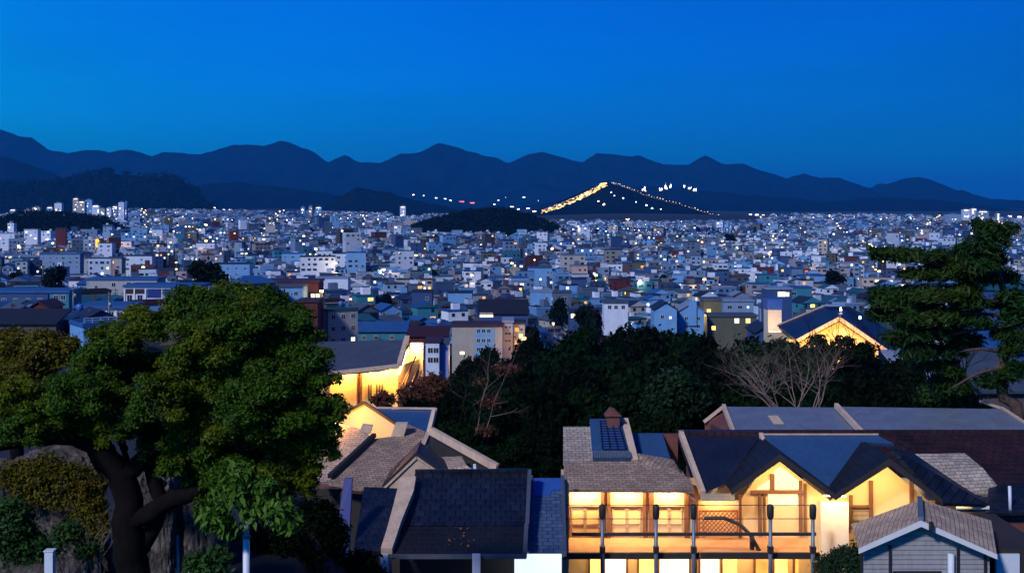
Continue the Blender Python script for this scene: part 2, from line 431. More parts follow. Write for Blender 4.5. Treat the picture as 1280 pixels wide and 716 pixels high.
# ------------------------------------------------------------------ terrain
def pw(x, pts):
    if x <= pts[0][0]: return pts[0][1]
    for (a, va), (b, vb) in zip(pts, pts[1:]):
        if x <= b: return lerp(va, vb, sm(a, b, x))
    return pts[-1][1]
RAV = [(0, 33.5), (72, 33.5), (108, 23), (160, 16), (330, 1.5), (600, 0)]
LEF = [(0, 33.5), (72, 33.5), (130, 28), (250, 24.5), (420, 12), (680, 0)]
def T(x, y):
    bmp = max(0, mnoise.noise(Vector((x*.0013+4, y*.0009, 2.2)))+.12)
    t = sm(-.06, -.2, x/max(y, 30))*sm(70, 110, y)
    z = lerp(pw(y, RAV), pw(y, LEF), t)
    if y < 52: z += 7.2*sm(-2.5, -7.5, x)*sm(52, 44, y)
    if y > 900:
        z += 0
        z += 1*sm(.16, .42, abs(x/y))*sm(1500, 4200, y)
        z += 9*sm(-.12, -.30, x/y)*sm(1700, 3400, y)
    if y > 2700: z += 26*bmp*sm(2300, 3600, y)+9*(sm(-.10, -.16, x/y)-sm(-.30, -.36, x/y))*sm(2300, 3400, y)
    if y > 230: z += 1.6*math.sin(x*.011+1.3)*math.sin(y*.009)*sm(230, 600, y)
    return z
ys = [-60, -30, 0, 10, 20, 28]+[28+2*i for i in range(1, 50)]+[126+8*i for i in range(1, 60)]
y = ys[-1]
while y < 5200: y *= 1.04; ys.append(y)
while y < 42000: y *= 1.25; ys.append(y)
V = []; NX = 120
for yy in ys:
    hw = max(70, abs(yy)*.62)
    for i in range(NX+1):
        x = -hw+2*hw*i/NX; V.append((x, yy, T(x, yy)))
Fc = [(j*(NX+1)+i, j*(NX+1)+i+1, (j+1)*(NX+1)+i+1, (j+1)*(NX+1)+i) for j in range(len(ys)-1) for i in range(NX)]
g = npmesh('ground', V, Fc, 'ground', smooth=True); setp(g, kind='structure')

def ridge(name, prof, D, wid, base, mat, rough=1.0, step=5, rows=26, seed=0, ext=None, freq=.003, foot=None):
    """a range of hills whose crest follows prof [(px,py)] seen at distance D; wid = half depth of the range"""
    xs = [p[0] for p in prof]; pys = [p[1] for p in prof]
    x0, x1 = xs[0], xs[-1]; n = int((x1-x0)/step)+1
    V = []
    for i in range(n+1):
        px = x0+(x1-x0)*i/n
        py = float(np.interp(px, xs, pys))
        X = xat(px, D); z = zat(py, D)
        z += rough*(mnoise.fractal(Vector((X*freq*4, seed, 0)), .9, 2.1, 5))*D*.0017
        fall = 1.0
        for j in range(rows+1):
            v = -1+2*j/rows; yv = D+v*wid
            a = abs(v)
            sp_ = .5+.5*mnoise.noise(Vector((X*freq*1.1+3, v*1.5+seed, seed*2.)))
            prof_ = (1-a)**(1.0+.7*sp_)*(1 if a < 1 else 0)
            hz = base+(z-base)*prof_
            hz += (z-base)*.30*rough*a*(1-a)*4*mnoise.fractal(Vector((X*freq*2, yv*freq*2, seed)), .8, 2.0, 5)
            if a == 1: hz = base-5
            V.append((X*(1+ .0*v), yv, hz))
    Fc = [(i*(rows+1)+j, (i+1)*(rows+1)+j, (i+1)*(rows+1)+j+1, i*(rows+1)+j+1) for i in range(n) for j in range(rows)]
    o = npmesh(name, V, Fc, mat, smooth=True); return o

M1 = [(-420, 250), (-250, 205), (-120, 170), (-60, 158), (0, 163), (20, 168), (40, 172), (60, 187), (85, 192), (110, 187), (135, 190), (165, 188), (190, 195), (205, 190), (250, 193), (270, 188), (290, 182), (310, 181), (330, 182), (350, 175), (370, 181), (390, 190), (410, 203), (432, 193), (450, 203), (475, 204), (500, 193), (520, 191), (550, 180), (575, 184), (600, 195), (620, 197), (635, 204), (660, 193), (678, 189), (700, 196), (728, 204), (745, 192), (775, 194), (800, 195), (830, 206), (860, 206), (882, 194), (900, 204), (930, 205), (960, 216), (985, 223), (1005, 217), (1025, 222), (1050, 222), (1080, 235), (1100, 233), (1130, 223), (1150, 221), (1170, 228), (1200, 240), (1230, 251), (1260, 261), (1300, 266), (1400, 262), (1560, 250), (1700, 256)]
setp(ridge('far_mountains', M1, 13500, 2600, 8, 'hill_forest', .8, 4, 26, 3, freq=.0011), kind='structure')
M2 = [(-400, 240), (-200, 205), (-60, 190), (0, 195), (40, 207), (75, 221), (110, 230), (160, 238), (220, 244), (250, 230), (300, 228), (340, 233), (400, 240), (440, 247), (520, 256), (600, 260)]
setp(ridge('middle_hills', M2, 8200, 900, 0, 'hill_forest', .7, 4, 18, 9, freq=.002), kind='structure')
M2b = [(640, 262), (700, 250), (760, 236), (800, 232), (860, 236), (960, 246), (1040, 252), (1100, 246), (1180, 250), (1260, 262), (1400, 258), (1600, 262)]
setp(ridge('right_hills', M2b, 9000, 900, 0, 'hill_forest', .7, 4, 18, 15, freq=.002), kind='structure')
M3 = [(-330, 240), (-160, 224), (-40, 229), (0, 230), (60, 229), (95, 223), (135, 215), (160, 220), (205, 221), (228, 226), (245, 240), (262, 258), (285, 266)]
setp(ridge('dark_hill', M3, 5200, 520, 4, 'mound_forest', .9, 2, 18, 21, freq=.004), kind='structure')
M4 = [(400, 262), (425, 246), (445, 234), (470, 238), (500, 245), (530, 252), (560, 259), (600, 266)]
setp(ridge('wooded_spur', M4, 6000, 420, 4, 'mound_forest', .8, 2, 16, 27, freq=.004), kind='structure')
M7 = [(600, 276), (640, 270), (676, 262), (700, 251), (730, 238), (758, 227), (775, 231), (800, 240), (850, 254), (905, 270), (940, 277)]
setp(ridge('lit_hill', M7, 4800, 330, 2, 'hill_forest', .6, 3, 16, 33, freq=.004), kind='structure')
M5 = [(498, 301), (510, 292), (520, 283), (545, 277), (575, 269), (605, 265), (628, 264), (660, 272), (690, 283), (712, 296), (720, 301)]
setp(ridge('wooded_mound', M5, 1950, 150, -4, 'mound_forest', .3, 1.5, 14, 41, freq=.02), kind='structure')
M6 = [(-10, 284), (5, 274), (25, 269), (60, 268), (100, 271), (130, 277), (155, 288), (172, 297)]
setp(ridge('wooded_knoll', M6, 1900, 90, -2, 'mound_forest', .3, 1.5, 14, 47, freq=.02), kind='structure')


def woods(o, base, D, r, n, size, seed, name):
    vs = np.array([v.co[:] for v in o.data.vertices]); g = np.random.default_rng(seed)
    vs = vs[(vs[:, 2] > base) & (vs[:, 1] < D+r*3)]
    vs = vs[g.choice(len(vs), min(len(vs), 900), replace=False)]
    cl = [(x, y, z+r*.2, r*k, r*k, r*k) for (x, y, z), k in zip(vs, g.uniform(.6, 1.3, len(vs)))]
    V, Fc = leafcloud(cl, n, size, seed, inner=.5); w_ = npmesh(name, V, Fc, 'leaf_city'); setp(w_, kind='stuff')
woods(bpy.data.objects['wooded_mound'], 2, 1950, 4.5, 30000, 2.6, 1, 'mound_woods')
woods(bpy.data.objects['wooded_knoll'], 4, 1900, 4.5, 20000, 2.6, 2, 'knoll_woods')
woods(bpy.data.objects['dark_hill'], 30, 5200, 13, 30000, 7, 3, 'hill_woods')
# ------------------------------------------------------------------ foreground houses
def lampbox(parent, a, b, mat='lamp_warm', r=.05, power=60, color=(1, .66, .28), size=(1, .2), aim=(0, 0, -1)):
    """a strip lamp from a to b and the light it gives"""
    a = Vector(a); b = Vector(b)
    f = MB(); f.bar(a, b, r*2, r*1.4); o = f.build('lamp_strip', mat, parent)
    ld = bpy.data.lights.new('lamp_light', 'AREA'); lo = bpy.data.objects.new('lamp_light', ld); COL.objects.link(lo)
    ld.shape = 'RECTANGLE'; ld.size = (b-a).length; ld.size_y = .12; ld.energy = power; ld.color = color
    d = Vector(aim).normalized(); ex0 = (b-a).normalized(); d = (d-ex0*d.dot(ex0)).normalized(); lo.location = (a+b)/2+d*(r+.03)-rootof(parent).location
    ez = -d; ex = (b-a).normalized(); ey = ez.cross(ex).normalized(); ex = ey.cross(ez)
    lo.rotation_euler = Matrix((ex, ey, ez)).transposed().to_euler(); lo.parent = parent
    return o
def ptlight(parent, p, power, color=(1, .6, .22), r=.15):
    ld = bpy.data.lights.new('lamp_light', 'POINT'); lo = bpy.data.objects.new('lamp_light', ld); COL.objects.link(lo)
    ld.energy = power; ld.color = color; ld.shadow_soft_size = r
    lo.location = Vector(p)-rootof(parent).location; lo.parent = parent; return lo
def part(mb, name, mats, parent, label=None):
    o = mb.build(name, mats, parent)
    if label: o['label'] = label
    return o
def bx(mb, px0, px1, py0, py1, d0, d1, mi=0):
    """box whose front face at depth d0 covers that pixel rectangle"""
    return mb.box(xat(px0, d0), xat(px1, d0), d0, d1, zat(py1, d0), zat(py0, d0), mi)

FB, FF = 58.0, 55.5        # back wall and front edge of the galleries
GZ = 33.4
# ---- A: gallery house with three bright bays
A = thing('gallery_house', 'timber gallery house with three glowing bays and a blue roof light on its brown roof', 'house', (xat(788, FB), FB, GZ))
m = MB(); m.box(xat(706, FB), xat(868, FB), FB, FB+.2, zat(608, FB)-5.4, zat(604, FB))
m.box(xat(706, FB), xat(706, FB)+.2, FB+.2, FB+4.5, GZ, zat(612, FB)); m.box(xat(868, FB)-.2, xat(868, FB), FB+.2, FB+4.5, GZ, zat(612, FB))
m.box(xat(706, FB)+.2, xat(868, FB)-.2, FB+4.3, FB+4.5, GZ, zat(612, FB))
part(m, 'wall', 'plaster_yellow', A)
for (a, b) in ((704, 712), (751, 755), (759, 763), (803, 807), (811, 817), (855, 860), (866, 872)):   # brown studs between bays
    m = MB(); m.box(xat(a, FB), xat(b, FB), FB-.16, FB-.003, zat(671, FB), zat(606, FB)); part(m, 'stud', 'wood_brown', A)
m = MB()
for a, b in ((712, 751), (763, 803), (817, 855)): m.box(xat(a, FB), xat(b, FB), FB-.09, FB-.004, zat(632, FB), zat(630.5, FB))
part(m, 'picture_rail', 'verge_beige', A)
fz = zat(690, FF)
m = MB(); m.box(xat(702, FF), xat(872, FF), FF, FB-.005, fz-.16, fz); part(m, 'gallery_floor', 'deck_orange', A)
m = MB(); m.box(xat(700, FF), xat(874, FF), FF-.14, FF-.004, fz-.26, fz+.02); part(m, 'edge_beam', 'wood_dark', A)
m = MB(); m.box(xat(704, FF), xat(711, FF), FF, FF+.22, GZ, zat(600, FF)); part(m, 'corner_post', 'verge_beige', A)
# roof: lower skirt, upper slope, roof light, side piece
e0 = zat(608, 56.2)
pA = plane3(W(708, 609, 56.6), W(866, 609, 56.6), W(708, 578, 58.8))
m = MB(); m.slab([pA(704, 611), pA(868, 612), pA(862, 598), pA(838, 583), pA(795, 575), pA(705, 577)], .16)
part(m, 'lower_roof', 'shingle_brown', A)
pA2 = plane3(W(704, 577, 58.9), W(795, 577, 58.9), W(704, 533, 61.6))
m = MB(); m.slab([pA2(704, 578), pA2(797, 578), pA2(783, 528), pA2(772, 527), pA2(736, 533), pA2(704, 533)], .16)
part(m, 'upper_roof', 'shingle_grey', A)
m = MB(); m.slab([pA2(785, 525)+Vector((0, 0, .12)), pA2(776, 525)+Vector((0, 0, .12)), pA2(789, 577)+Vector((0, 0, .12)), pA2(798, 577)+Vector((0, 0, .12))], .2)
part(m, 'verge_board', 'verge_beige', A)
up = Vector((0, -.02, .16))
m = MB(); m.slab([pA2(737, 527)+up, pA2(775, 527)+up, pA2(789, 577)+up, pA2(741, 577)+up], .26)
rl = part(m, 'roof_light', 'metal_blue', A)
m = MB(); q = [pA2(750, 532), pA2(772, 532), pA2(782, 567), pA2(753, 567)]; m.slab([v+up*1.35 for v in q], .05); part(m, 'pane', 'solar_glass', rl)
m = MB()
def il(a, b, t): return a+(b-a)*t
for t in [i/11 for i in range(12)]: m.bar(il(q[0], q[3], t)+up*1.5, il(q[1], q[2], t)+up*1.5, .05, .06)
for t in (0, .33, .66, 1): m.bar(il(q[0], q[1], t)+up*1.6, il(q[3], q[2], t)+up*1.6, .05, .07)
part(m, 'glazing_bar', 'metal_navy', rl)
m = MB(); q2 = [pA2(741, 569), pA2(787, 569), pA2(789, 577), pA2(741, 577)]
for i in range(24): t = i/23; m.bar(il(q2[0], q2[1], t)+up*1.3, il(q2[3], q2[2], t)+up*1.3, .05, .05)
part(m, 'grille', 'steel_grey', rl)
m = MB(); pc = W(766, 528, 61.5); m.box(pc.x-.32, pc.x+.32, pc.y-.3, pc.y+.3, pc.z-.9, pc.z+.36); ch = part(m, 'chimney', 'brick_dull', A)
m = MB(); m.prism([pc+Vector((-.42, -.4, .36)), pc+Vector((.42, -.4, .36)), pc+Vector((.1, -.4, .66)), pc+Vector((-.14, -.4, .72))], (0, .8, 0)); part(m, 'chimney_cap', 'brick_red', ch)
pA3 = plane3(W(795, 577, 60), W(845, 577, 60), W(795, 541, 62.5))
m = MB(); m.slab([pA3(788, 541), pA3(828, 541), pA3(838, 573), pA3(812, 577), pA3(797, 565)], .1); part(m, 'side_roof', 'metal_blue', A, 'flat blue metal side roof')
m = MB(); m.slab([pA2(797, 566), pA3(812, 574), pA3(842, 574), pA3(864, 607)-Vector((0, 1.6, .3)), pA(838, 590), pA(800, 580)], .12)
part(m, 'valley_roof', 'shingle_brown', A)
m = MB(); m.box(xat(828, 62), xat(849, 62), 62.5, 62.8, GZ, zat(545, 62)); part(m, 'brick_wall', 'brick_dull', A)
for a, b in ((713, 750), (764, 802), (818, 854)):
    zc = zat(605, FB)-.06
    lampbox(A, (xat(a+2, FB), FB-.48, zc), (xat(b-2, FB), FB-.48, zc), power=115, aim=(0, .3, -1))
for a, b in ((714, 731), (732, 749), (765, 783), (784, 801), (819, 836), (837, 853)):
    m = MB(); yd = FB-.05
    m.box(xat(a, FB), xat(b, FB), yd, FB-.004, zat(669, FB), zat(668, FB)); m.box(xat(a, FB), xat(a, FB)+.05, yd, FB-.004, zat(667.8, FB), zat(634, FB)); m.box(xat(b, FB)-.05, xat(b, FB), yd, FB-.004, zat(667.8, FB), zat(634, FB)); m.box(xat(a, FB)+.06, xat(b, FB)-.06, yd, FB-.004, zat(655, FB), zat(654, FB))
    part(m, 'door_leaf_frame', 'siding_cream', A)
# lower storey
zl = fz-.42
for a, b, mt in ((738, 755, 0), (757, 786, 1), (800, 822, 0), (826, 866, 1)):
    m = MB(); m.box(xat(a, 57), xat(b, 57), FB-.08, FB-.006, zl-1.6, zl-.05); w_ = part(m, 'window', 'win_pale' if mt else 'win_warm', A)
    m = MB(); m.bar((xat(a, 57), FB-.1, zl-.05), (xat(a, 57), FB-.1, zl-1.6), .1); m.bar((xat(b, 57), FB-.1, zl-.05), (xat(b, 57), FB-.1, zl-1.6), .1); each(m, 'jamb', 'wood_brown', w_)
lampbox(A, (xat(735, FB), FB-1.0, fz-.3), (xat(865, FB), FB-1.0, fz-.3), power=70, aim=(0, .2, -1))

# railing shared by both galleries: one thing
RL = thing('gallery_railing', 'dark railing of capped steel posts and wires along the glowing galleries', 'railing', (xat(860, FF-.5), FF-.5, GZ))
yr = FF-.35
for px in (753, 820, 867, 963, 1016):
    m = MB(); x = xat(px, yr); m.tube([(x, yr, GZ), (x, yr, zat(640, yr))], .09, 10); p = part(m, 'post', 'steel_grey', RL)
    m = MB(); m.tube([(x, yr, zat(648, yr)), (x, yr, zat(645, yr)), (x, yr, zat(633, yr)), (x, yr, zat(630, yr))], [.12, .15, .16, .10], 10); part(m, 'post_cap', 'cap_black', p)
    m = MB(); m.box(x-.12, x+.12, yr-.15, yr+.12, zat(690, yr), zat(682, yr)); part(m, 'bracket', 'cap_black', p)
m = MB(); m.bar((xat(715, yr), yr, zat(667, yr)), (xat(1020, yr), yr, zat(667, yr)), .1, .14); part(m, 'handrail', 'wood_dark', RL)
for py in (631, 648):
    m = MB(); m.bar((xat(706, yr), yr, zat(py, yr)), (xat(1020, yr), yr, zat(py, yr)), .03); part(m, 'wire', 'cap_black', RL)

# ---- B: twin gabled house
B = thing('twin_gable_house', 'house with two glowing timber framed gables under navy and blue metal roofs', 'house', (xat(1020, FB), FB, GZ))
DG = 56.2                                     # depth of the gable fronts
ap1 = W(975, 572, DG); lf1 = W(914, 615, DG); vl = W(1044, 621, DG); ap2 = W(1112, 577, DG); rt2 = W(1178, 628, DG)
apz = 38.7
def atz(px, d, z): return Vector((xat(px, d), d, z))
# main roof plane: eave y~617 at depth 57, ridge y~544 at depth 61
pB = plane3(W(878, 618, 57.0), W(1040, 618, 57.0), W(960, 544, 61.2))
def on_main(x, z):
    a_, b_ = pB(900, 600), pB(900, 560); t = (z-a_.z)/(b_.z-a_.z); return Vector((x, a_.y+(b_.y-a_.y)*t, z))
rg1 = on_main(ap1.x, ap1.z); rg2 = on_main(ap2.x, ap2.z); vv = on_main(vl.x, vl.z); ll = on_main(lf1.x, lf1.z+.05); rr_ = on_main(rt2.x, rt2.z+.05)
m = MB(); m.slab([pB(852, 543), pB(952, 545), rg1, ll, pB(879, 617)], .16); part(m, 'navy_roof', 'metal_navy', B, 'dark navy ribbed part of the roof')
o2 = Vector((0, 0, .05))
m = MB(); m.slab([pB(951, 545.5)+o2, pB(1098, 545.5)+o2, pB(1118, 556)+o2, rg2+o2, vv+o2, rg1+o2], .16); part(m, 'blue_roof', 'metal_blue', B, 'smooth blue metal part of the roof')
m = MB(); m.bar(pB(851, 542)+o2, pB(879, 618)+o2, .22, .3); m.bar(pB(951, 545)+o2*2, pB(962, 578)+o2*2, .2, .2); m.bar(pB(951, 545)+o2*2, pB(1098, 545)+o2*2, .07, .07); each(m, 'verge_trim', 'verge_beige', B)
m = MB(); m.bar(pB(850, 541.5)+o2, pB(951, 543)+o2, .3, .22); part(m, 'ridge_capping', 'tile_maroon', B)
m = MB(); m.bar(W(876, 621, 56.9), W(918, 621, 56.9), .2, .3); part(m, 'eave_board', 'siding_cream', B)
# rear wall, plaster
m = MB(); zw = zat(626, FB)
m.box(xat(872, FB), xat(1195, FB), FB, FB+.2, GZ, zw)
def onx(px, d): return xat(px, d)
g1 = [Vector((ap1.x-(ap1.x-lf1.x)*.95, FB, zw)), Vector((ap1.x, FB, ap1.z-.12)), Vector((vl.x, FB, zw+.0))]
m.prism([Vector((xat(925, FB), FB, zw)), Vector((ap1.x, FB, ap1.z-.25)), Vector((vl.x+.25, FB, zw))], (0, .2, 0))
m.prism([Vector((vl.x+.3, FB, zw)), Vector((ap2.x, FB, ap2.z-.25)), Vector((rt2.x, FB, zw))], (0, .2, 0))
m.box(xat(872, FB), xat(872, FB)+.2, FB+.2, FB+5, GZ, zw-.2); m.box(xat(1195, FB)-.2, xat(1195, FB), FB+.2, FB+5, GZ, zw)
m.box(xat(872, FB)+.2, xat(1195, FB)-.2, FB+4.8, FB+5, GZ, zw)
part(m, 'wall', 'plaster_yellow', B)
# gable roofs
def gableroof(ap, l, r, back, lowbackL, lowbackR, mat, name):
    b = Vector((ap.x, back, ap.z)); out = []
    for e, side in ((l, -1), (r, 1)):
        m = MB(); eb = Vector((e.x, lowbackL if side < 0 else lowbackR, e.z))
        dn = (e-ap).normalized(); n = Vector((-dn.z*side, 0, dn.x*side)); n = n if n.z > 0 else -n
        m.prism([ap, e, eb, b], n*.16)
        out.append(part(m, name, mat, B))
    return out
gableroof(ap1, lf1, vl, 60.2, 57.4, 57.3, 'tile_black', 'gable_roof')
r2 = Vector((rt2.x, rt2.y, rt2.z))
gableroof(ap2, vl, r2, 60.4, 57.3, 60.0, 'tile_black', 'gable_roof')
for ap, l, r in ((ap1, lf1, vl), (ap2, vl, rt2)):
    m = MB(); y_ = Vector((0, -.08, 0))
    for e in (l, r):
        dn = (e-ap).normalized(); m.prism([ap+y_+Vector((0, 0, -.14)), e+y_+Vector((0, 0, -.12)), e+y_+Vector((0, 0, .15)), ap+y_+Vector((0, 0, .17))], (0, .06, 0))
    part(m, 'barge_board', 'wood_dark', B)
    # soffit lined in timber
# right wing roof: long navy slope right of gable 2
pR = plane3(W(1112, 560, 57.5), W(1170, 607, 57.0), W(1150, 566, 60.5))
m = MB(); m.slab([W(1114, 559, 57.6), W(1142, 566, 60.5), W(1215, 616, 60.3), W(1236, 622, 59.5), W(1236, 630, 58.3), W(1178, 628, 57.2)], .18); part(m, 'wing_roof', 'tile_navy', B)
m = MB(); m.box(xat(1178, 58), xat(1234, 58), 58.6, 60.5, GZ, zat(629, 58.6)); part(m, 'wing_wall', 'plaster_cream', B)
m = MB(); m.box(xat(1172, 58), xat(1240, 58), 58.3, 58.59, zat(636, 58.3), zat(632, 58.3)); part(m, 'wing_eave_board', 'plaster_white', B)
m = MB(); m.box(xat(1211, 58.5), xat(1216, 58.5), 58.5, 58.59, zat(650, 58.5), zat(636, 58.5)); part(m, 'wing_stud', 'wood_brown', B)
# timber framing on the glowing wall
def st(px, y0, y1, w=3.2, dd=.14): 
    m = MB(); m.box(xat(px-w/2, FB), xat(px+w/2, FB), FB-dd, FB-.004, zat(y1, FB), zat(y0, FB)); return part(m, 'stud', 'wood_brown', B)
for px, y0, y1, w_ in ((925, 618, 672, 3), (949, 614, 668, 3), (955, 614, 668, 2.5), (965, 592, 614, 5), (1000, 600, 668, 3), (1006, 604, 668, 3), (1063, 618, 660, 4), (1088, 600, 650, 4.5), (1139, 600, 652, 4.5), (1170, 624, 650, 3.5)):
    st(px, y0, y1, w_)
m = MB(); m.bar((xat(938, FB), FB-.1, zat(614, FB)), (xat(1003, FB), FB-.1, zat(614, FB)), .16, .13); part(m, 'transom', 'wood_brown', B)
m = MB(); m.bar((xat(1063, FB), FB-.1, zat(632, FB)), (xat(1088, FB), FB-.1, zat(632, FB)), .16, .1); part(m, 'transom', 'wood_brown', B)
m = MB(); m.box(xat(1066, FB), xat(1086, FB), FB-.07, FB-.005, zat(650, FB), zat(635, FB)); part(m, 'shutter', 'siding_cream', B)
# floor, beam, lower rooms
m = MB(); m.box(xat(875, FF), xat(1022, FF), FF, FB-.005, fz-.16, fz); part(m, 'gallery_floor', 'deck_orange', B)
m = MB(); m.box(xat(875, FF), xat(1024, FF), FF-.14, FF-.004, fz-.26, fz+.02); part(m, 'edge_beam', 'wood_dark', B)
for a, b, mt in ((878, 903, 'win_pale'), (906, 926, 'win_warm'), (948, 965, 'win_orange'), (972, 990, 'win_warm'), (998, 1004, 'win_orange')):
    m = MB(); m.box(xat(a, 57), xat(b, 57), FB-.08, FB-.006, zl-1.6, zl-.05); w_ = part(m, 'window', mt, B)
    m = MB(); m.bar((xat(a, 57), FB-.1, zl-.05), (xat(a, 57), FB-.1, zl-1.6), .1); each(m, 'jamb', 'wood_brown', w_)
# projecting bright panel wall at the right of the gallery
m = MB(); m.prism([W(1026, 626, 57.4), W(1061, 628, 56.9), Vector((xat(1061, 56.9), 56.9, GZ)), Vector((xat(1026, 57.4), 57.4, GZ))], (0, .25, 0)); part(m, 'side_panel', 'plaster_cream', B, 'blank cream panel wall, brightly lit')
# lattice screen
m = MB(); yl = FB-.35
x0, x1, z0, z1 = xat(874, yl), xat(922, yl), zat(668, yl), zat(638, yl)
m.bar((x0, yl, z0), (x1, yl, z0), .06); m.bar((x0, yl, z1), (x1, yl, z1), .06); m.bar((x0, yl, z0), (x0, yl, z1), .06); m.bar((x1, yl, z0), (x1, yl, z1), .06)
n_ = 9; H_ = z1-z0; Wd = x1-x0
for i in range(-9, n_):
    for s in (0, 1):
        a0 = i*Wd/n_; a1 = a0+H_*.9
        t0 = max(0, -a0/(a1-a0)); t1 = min(1, (Wd-a0)/(a1-a0))
        if t1 <= t0: continue
        p, q_ = (a0+(a1-a0)*t0, z0+H_*t0), (a0+(a1-a0)*t1, z0+H_*t1)
        if s: m.bar((x1-p[0], yl-.02, p[1]), (x1-q_[0], yl-.02, q_[1]), .06, .03)
        else: m.bar((x0+p[0], yl+.02, p[1]), (x0+q_[0], yl+.02, q_[1]), .06, .03)
part(m, 'lattice_screen', 'lattice_red', B)
# curved stair rail
m = MB(); m.tube([W(880, 647, 56.4), W(905, 647, 56.3), W(925, 655, 56.2), W(938, 668, 56), W(950, 690, 55.8)], .09, 8); m.tube([W(940, 668, 56), Vector((xat(940, 56), 56, fz))], .11, 8); part(m, 'stair_rail', 'wood_dark', B)
# lamps under the eaves and in the gables
zc = zat(619, FB)
lampbox(B, (xat(882, FB), FB-.4, zc+.02), (xat(908, FB), FB-.4, zc+.02), power=30, aim=(0, .3, -1), color=(1, .55, .2))
for q in ([(967, 589), (975, 583), (984, 589), (998, 600), (998, 611), (967, 611)], [(945, 611), (962, 599), (962, 611)], [(960, 617), (997, 617), (997, 632), (960, 632)]):
    m = MB(); m.prism([Vector((xat(a, FB), FB-.03, zat(b, FB))) for a, b in q], (0, .025, 0)); part(m, 'lit_pane', 'pane_glow', B)
dz = Vector((0, .12, -.05))
lampbox(B, ap1.lerp(lf1, .12)+dz, ap1.lerp(lf1, .6)+dz, power=48, aim=(0, .35, -1), r=.035)
lampbox(B, ap1.lerp(vl, .12)+dz, ap1.lerp(vl, .72)+dz, power=80, aim=(0, .35, -1), r=.035)
lampbox(B, ap2.lerp(vl, .12)+dz, ap2.lerp(vl, .72)+dz, power=80, aim=(0, .35, -1), r=.035)
lampbox(B, ap2.lerp(rt2, .12)+dz, ap2.lerp(rt2, .6)+dz, power=55, aim=(0, .35, -1), r=.035)
lampbox(B, (xat(1030, 56.6), 56.75, zat(620, 56.6)), (xat(1057, 56.6), 56.6, zat(620, 56.6)), power=60, aim=(0, .3, -1), r=.03)
lampbox(B, (xat(880, FB), FB-1.0, fz-.3), (xat(1000, FB), FB-1.0, fz-.3), power=60, aim=(0, .2, -1))
lampbox(B, (xat(1185, 58), 58.25, zat(631, 58)), (xat(1230, 58), 58.25, zat(631, 58)), power=7, aim=(0, .5, -1), r=.03)

# ---- E: grey shingle roof behind the right gable
E_ = thing('shingle_roofed_annex', 'low annex with worn grey shingle roof behind the right glowing gable', 'house', (xat(1200, 62), 62, GZ))
m = MB(); m.slab([W(1142, 567, 62.5), W(1206, 566, 63), W(1229, 585, 62), W(1252, 613, 61.2), W(1248, 617, 60.9), W(1222, 616, 60.9), W(1190, 602, 61.3), W(1165, 588, 61.8)], .2); part(m, 'roof', 'shingle_grey', E_)
m = MB(); m.box(xat(1160, 62), xat(1240, 62), 61.6, 64, GZ, 37.3); part(m, 'wall', 'plaster_cream', E_)

# ---- C: maroon tiled long house
Cc = thing('maroon_roofed_longhouse', 'long low house with maroon tiled roof running behind the twin gables', 'house', (xat(1080, 66), 66, GZ))
pC = plane3(W(900, 604, 63.2), W(1290, 604, 63.2), W(1000, 541, 68.4))
m = MB(); m.slab([pC(846, 541), pC(1420, 541), pC(1440, 604), pC(868, 604)], .2); part(m, 'roof', 'tile_maroon', Cc)
m = MB(); m.bar(pC(846, 540), pC(1420, 540), .25, .25); part(m, 'ridge_capping', 'tile_maroon', Cc)
m = MB(); m.box(pC(880, 600).x, pC(1430, 600).x, 64.2, 70, GZ, 37.2); part(m, 'wall', 'brick_dull', Cc)
m = MB(); m.bar(W(1200, 607, 62.9), W(1420, 607, 62.9), .14, .12); part(m, 'gutter', 'paint_blue', Cc)
# ---- grey metal roofed houses behind
Dd = thing('grey_metal_roofed_house', 'brick house with pale grey metal roof and exposed red brick gable end', 'house', (xat(980, 74), 74, GZ))
pD = plane3(W(917, 539, 70.5), W(1070, 539, 70.5), W(950, 509, 75.5))
m = MB(); m.slab([pD(905, 508), pD(1046, 509), pD(1072, 538), pD(917, 539)], .2); part(m, 'roof', 'metal_grey', Dd)
m = MB(); m.bar(pD(904.5, 507.5), pD(917, 540), .2, .3); m.bar(pD(904, 508), W(880, 527, 76), .16, .2); each(m, 'verge_trim', 'verge_beige', Dd)
m = MB(); m.bar(pD(917, 540), pD(1072, 540), .2, .16); part(m, 'gutter', 'verge_beige', Dd)
m = MB(); q = [pD(906, 511)-Vector((.1, 0, .2)), pD(916, 539)-Vector((.1, 0, .2)), Vector((pD(916, 539).x-.1, 70.6, GZ)), Vector((xat(881, 76.2), 76.2, GZ)), W(881, 529, 76.2)]
m.prism(q, (.25, 0, 0)); m.box(pD(917, 539).x+.3, pD(1070, 539).x, 71.2, 76, GZ, 38.4); part(m, 'wall', 'brick_red', Dd)
m = MB(); m.slab([pD(960, 520)+Vector((0, 0, .05)), pD(972, 520)+Vector((0, 0, .05)), pD(980, 530)+Vector((0, 0, .05)), pD(967, 530)+Vector((0, 0, .05))], .04); part(m, 'roof_patch', 'verge_beige', Dd)
D2 = thing('long_grey_metal_roofed_house', 'longer house with pale blue grey metal roof at the far right', 'house', (xat(1160, 74), 74, GZ))
pD2 = plane3(W(1072, 538, 70.0), W(1290, 538, 70.0), W(1100, 507, 75.0))
m = MB(); m.slab([pD2(1046, 508), pD2(1252, 511), pD2(1296, 538), pD2(1075, 538)], .2); part(m, 'roof', 'metal_grey', D2)
m = MB(); m.bar(pD2(1045, 506.5), pD2(1076, 539), .22, .3); m.bar(pD2(1252, 510), pD2(1297, 539), .14, .2); m.bar(pD2(1252, 510), W(1225, 501, 77), .1, .14); each(m, 'verge_trim', 'verge_beige', D2)
